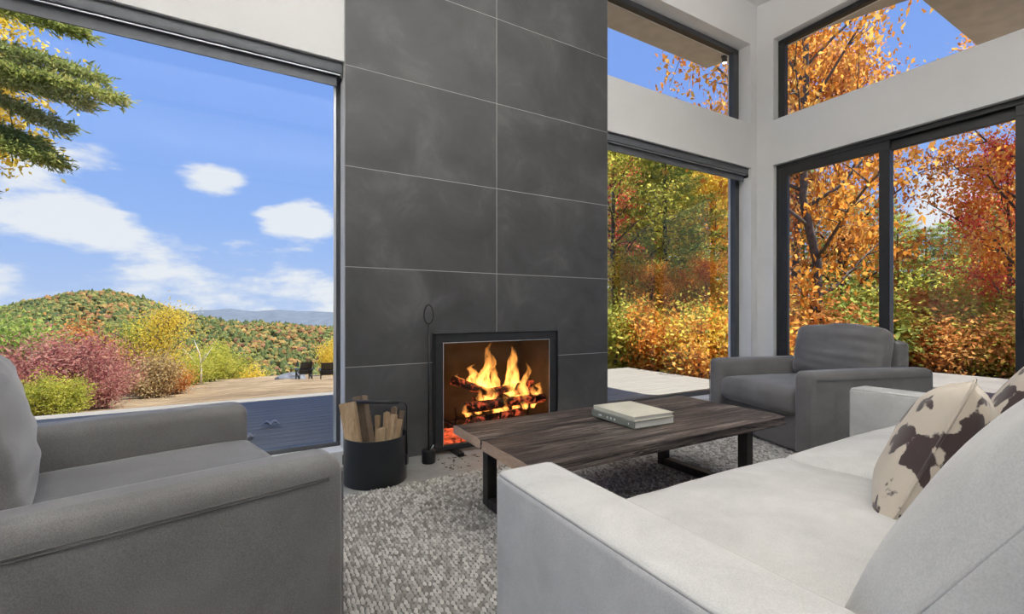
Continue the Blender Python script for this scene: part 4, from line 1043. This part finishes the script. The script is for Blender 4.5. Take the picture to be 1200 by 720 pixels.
for j in range(ny_+1):
    for i in range(nx_+1):
        x, y = -.44+.88*i/nx_, -.2+.42*j/ny_; e_ = max(0, 1-(x/.44)**2)*max(0, 1-((y-.01)/.21)**2)
        V.append((x, y, .0+.075*e_**.5+.03*e_*mnoise.noise(Vector((x*14, y*14, 1)))))
for j in range(ny_):
    for i in range(nx_): k = j*(nx_+1)+i; F.append((k, k+1, k+nx_+2, k+nx_+1))
tag(mesh_obj('ember_bed', V, F, 'embers', None, True, (1.76, 3.55, .022)), 'glowing red ember bed under the burning logs', 'embers', kind='stuff')
fire = empty('fire', (1.78, 3.56, .2)); tag(fire, 'bright yellow orange flames rising from the logs', 'fire')
fl = [(570, 482, 573, 400, 19, 3.56), (595, 476, 601, 404, 18, 3.60), (612, 474, 618, 424, 12, 3.58), (631, 470, 636, 446, 13, 3.55), (552, 450, 556, 426, 12, 3.60), (583, 488, 584, 466, 13, 3.48), (561, 486, 562, 455, 9, 3.50),
      (541, 452, 536, 438, 7, 3.56), (603, 482, 606, 452, 11, 3.49), (624, 478, 626, 448, 10, 3.50), (580, 470, 580, 425, 14, 3.66), (606, 468, 604, 430, 14, 3.68), (548, 489, 545, 474, 9, 3.45), (592, 484, 590, 462, 10, 3.47), (615, 480, 612, 460, 9, 3.47), (638, 468, 640, 436, 8, 3.60), (566, 462, 563, 432, 10, 3.64)]
for k, (bx_, by_, tx, ty, wpx, Y) in enumerate(fl):
    a, b = atY(bx_, by_, Y), atY(tx, ty, Y); rd = random.Random(k); wr_ = wpx/533*4*.62; V = []; F = []; n_, m_ = 10, 18
    for i in range(m_+1):
        t = i/m_; q = a.lerp(b, t)+Vector((mnoise.noise(Vector((t*3.2+k*7, 0, 0)))*1.5*wr_*t**.5, math.cos(t*4+k)*.1*wr_, 0)); rr = wr_*1.75*(t+.05)**.45*(1-t)**.85+.0008
        for j in range(n_):
            an = 2*math.pi*j/n_; w2 = 1+.75*mnoise.noise(Vector((math.cos(an)*1.3+k*5, math.sin(an)*1.3, t*6)))
            V.append(q+Vector((math.cos(an)*rr*w2, math.sin(an)*rr*w2*.7, 0)))
    for i in range(m_):
        for j in range(n_): F.append((i*n_+j, i*n_+(j+1) % n_, (i+1)*n_+(j+1) % n_, (i+1)*n_+j))
    F.append(tuple(range(n_))[::-1]); F.append(tuple(m_*n_+j for j in range(n_)))
    mesh_obj('flame', [v-Vector((1.78, 3.56, .2)) for v in V], F, 'flame', fire, True)
pl = bpy.data.lights.new('fire_light', 'POINT'); pl.energy = 1.6; pl.color = (1, .50, .18); pl.shadow_soft_size = .12
po = bpy.data.objects.new('fire_light', pl); COL.objects.link(po); po.parent = fire; po.location = (0, -.04, .36)

# poker on a weighted stand
tl = empty('fire_poker', (1.105, 3.10, 0)); tag(tl, 'thin black fire poker with a looped handle standing in a round iron base', 'fire tool')
MB().lathe([(0, 0), (.046, 0), (.048, .004), (.048, .088), (.045, .092), (0, .092)], 28).build('base', 'iron', tl, True)
MB().tube([(0, 0, .09), (.002, 0, .5), (0, 0, .985)], .0065, 8).build('rod', 'iron', tl, True)
lo = []
for k in range(24):
    a = 2*math.pi*k/24; lo.append((.036*math.sin(a)*(.75+.25*math.cos(a*.5)**2)*.866, -.036*math.sin(a)*.5, 1.055-.068*math.cos(a)))
MB().tube(lo, .0055, 8, closed=True).build('handle_loop', 'iron', tl, True)
MB().tube([(.012, -.012, .09), (.03, -.02, .125)], .004, 6).build('hook', 'aluminium', tl, True)

# log bucket
bk = empty('log_bucket', (.700, 2.957, 0), R(-30)); tag(bk, 'black metal log bucket with a tall bail handle beside the fireplace', 'bucket')
rb = .194; hb = .292
MB().lathe([(0, .001), (rb-.004, .001), (rb, .006), (rb, hb-.002), (rb-.002, hb), (rb-.005, hb-.002), (rb-.005, .012), (0, .012)], 56).build('pail', 'bucket_black', bk, True).data.set_sharp_from_angle(angle=R(40))
hp = [(-rb-.006, 0, .12), (-rb-.006, 0, .46)]
for k in range(1, 6): a = R(k*18); hp.append((-rb-.006+.035*(1-math.cos(a)), 0, .46+.035*math.sin(a)))
hp += [(-x, y, z) for x, y, z in reversed(hp)]
MB().tube(hp, .0062, 8).build('handle', 'bucket_black', bk, True)
MB().tube([(-.15, 0, .495), (.15, 0, .495)], .012, 10).build('grip', 'bucket_black', bk, True)
for s in (-1, 1): box('bracket', s*(rb+.004)-.008, s*(rb+.004)+.008, -.018, .018, .10, .16, 'bucket_black', bk)
# split firewood in the bucket: positions relative to the bucket's centre (u = across the view, v = away from it)
cu, cv = Vector((.866, -.5, 0)), Vector((.5, .866, 0)); bc0 = Vector((.700, 2.957, 0))
def billet(name, u0, v0, z0, u1, v1, z1, w_, d_, tw, lab, m='log_wood'):
    a = bc0+cu*u0+cv*v0+Vector((0, 0, z0)); b = bc0+cu*u1+cv*v1+Vector((0, 0, z1)); ax = (b-a).normalized(); s = (cu*math.cos(tw)+cv*math.sin(tw)); s = (s-ax*s.dot(ax)).normalized(); n_ = ax.cross(s)
    prof = [(-.5, -.42), (.42, -.5), (.5, .25), (.05, .5), (-.45, .35)]; V = []; F = []; k_ = 6; c = (a+b)/2; m_ = len(prof)
    for i in range(k_+1):
        q = a.lerp(b, i/k_)-c
        for j, (x, y) in enumerate(prof):
            jn = 1+.10*mnoise.noise(Vector((i*.9, j*3.1, u1*40))); V.append(q+s*x*w_*jn+n_*y*d_*jn+ax*(.012*mnoise.noise(Vector((j*2.3, u1*9, 0))) if i == k_ else 0))
    for i in range(k_):
        for j in range(m_): F.append((i*m_+j, i*m_+(j+1) % m_, (i+1)*m_+(j+1) % m_, (i+1)*m_+j))
    F.append(tuple(range(m_))[::-1]); F.append(tuple(k_*m_+j for j in range(m_)))
    o = mesh_obj('firewood', V, F, m, None, False, c); bm = bmesh.new(); bm.from_mesh(o.data); bmesh.ops.recalc_face_normals(bm, faces=list(bm.faces)); bm.to_mesh(o.data); bm.free()
    tag(o, lab, 'firewood', 'firewood in the log bucket')
billet('f', -.06, -.11, .02, -.158, -.06, .505, .095, .075, .2, 'thick split log leaning out over the rim of the bucket')
billet('f', -.02, .03, .02, -.115, .05, .525, .085, .06, -.3, 'wide split log behind the thick leaning one', 'log_bark')
billet('f', -.13, .02, .02, -.175, .02, .47, .05, .05, .5, 'narrow split log behind the thick leaning one')
billet('f', .0, .06, .02, -.003, .06, .395, .034, .03, .1, 'short thin stick standing alone in the middle of the bucket')
billet('f', .055, .0, .02, .068, .01, .425, .042, .036, .4, 'tall flat stick left of the bundle of kindling')
billet('f', .085, .07, .02, .098, .08, .445, .034, .034, .1, 'dark stick standing tallest in the kindling', 'log_bark')
billet('f', .075, -.06, .02, .125, -.02, .42, .042, .036, -.3, 'pale slanted stick in the middle of the kindling')
billet('f', .06, -.10, .02, .068, -.09, .35, .050, .040, .1, 'short thick stick in front of the kindling')
billet('f', .10, -.03, .02, .155, .0, .385, .036, .034, .3, 'pale slanted stick at the end of the kindling')
billet('f', .11, .06, .02, .150, .07, .425, .034, .03, .6, 'thin stick behind the pale slanted ones', 'log_bark')
# wood chips swept around the stand
mb = MB(); rd = random.Random(4)
for k in range(46):
    x, y = 1.17+rd.random()*.32, 2.86+rd.random()*.28; s = rd.uniform(.003, .010); a = rd.uniform(0, 3.14); c_, s_ = math.cos(a), math.sin(a); h_ = rd.uniform(.002, .005)
    pts = [(x+c_*u*s-s_*v*s*.35, y+s_*u*s+c_*v*s*.35, z) for z in (0, h_) for u, v in ((-1, -1), (1, -1), (1, 1), (-1, 1))]
    mb.hexa(pts)
tag(mb.build('wood_chips', 'chips'), 'dark wood chips scattered on the concrete hearth floor', 'wood chips', kind='stuff')

# ------------------------------------------------------------------ lamps: added fill uplights, then the soffit spotlight
def added_uplight(x, y, ln, power, label):  # unseen uplight, added to fill the room with even light
    z = roofz(y)-.60; d_ = empty('added_fill_uplight', (x, y, z)); tag(d_, label, 'fill light', 'added fill uplights')
    box('trough', -ln/2, ln/2, -.06, .06, 0, .05, 'frame_black', d_, bevel=.004, seg=1)
    box('diffuser', -ln/2+.02, ln/2-.02, -.05, .05, .0505, .053, 'lamp_lens', d_)
    for s_ in (-1, 1): MB().tube([(s_*ln*.4, 0, .05), (s_*ln*.4, 0, .60)], .003, 6).build('cable', 'frame_black', d_)
    ld = bpy.data.lights.new('fill_lamp', 'AREA'); ld.shape = 'RECTANGLE'; ld.size = ln; ld.size_y = .1; ld.energy = power; ld.color = (1, .975, .945)
    lo_ = bpy.data.objects.new('fill_lamp', ld); COL.objects.link(lo_); lo_.parent = d_; lo_.location = (0, 0, .07); lo_.rotation_euler = (math.pi, 0, 0)
added_uplight(.4, -1.9, 6.0, 102, 'added fill light, a long black uplight hung behind the sofa')
added_uplight(.4, .0, 6.0, 116, 'added fill light, a long black uplight hung over the sofa back')
added_uplight(.4, 1.45, 5.6, 116, 'added fill light, a long black uplight hung over the coffee table')
r_ = ray(849, 66); t = (4.252-H)/(r_.z-.17*r_.y); p = Vector((r_.x*t, r_.y*t, 0))
sl_ = empty('soffit_spotlight', (p.x, p.y, roofz(p.y)+.031)); tag(sl_, 'small black spotlight under the roof overhang', 'spotlight')
MB().lathe([(0, 0), (.05, 0), (.05, -.012), (.035, -.014), (.035, -.10), (0, -.10)], 20).build('housing', 'frame_black', sl_, True)
MB().lathe([(0, -.1015), (.03, -.1015), (.03, -.099)], 20).build('lens', 'lamp_lens', sl_)
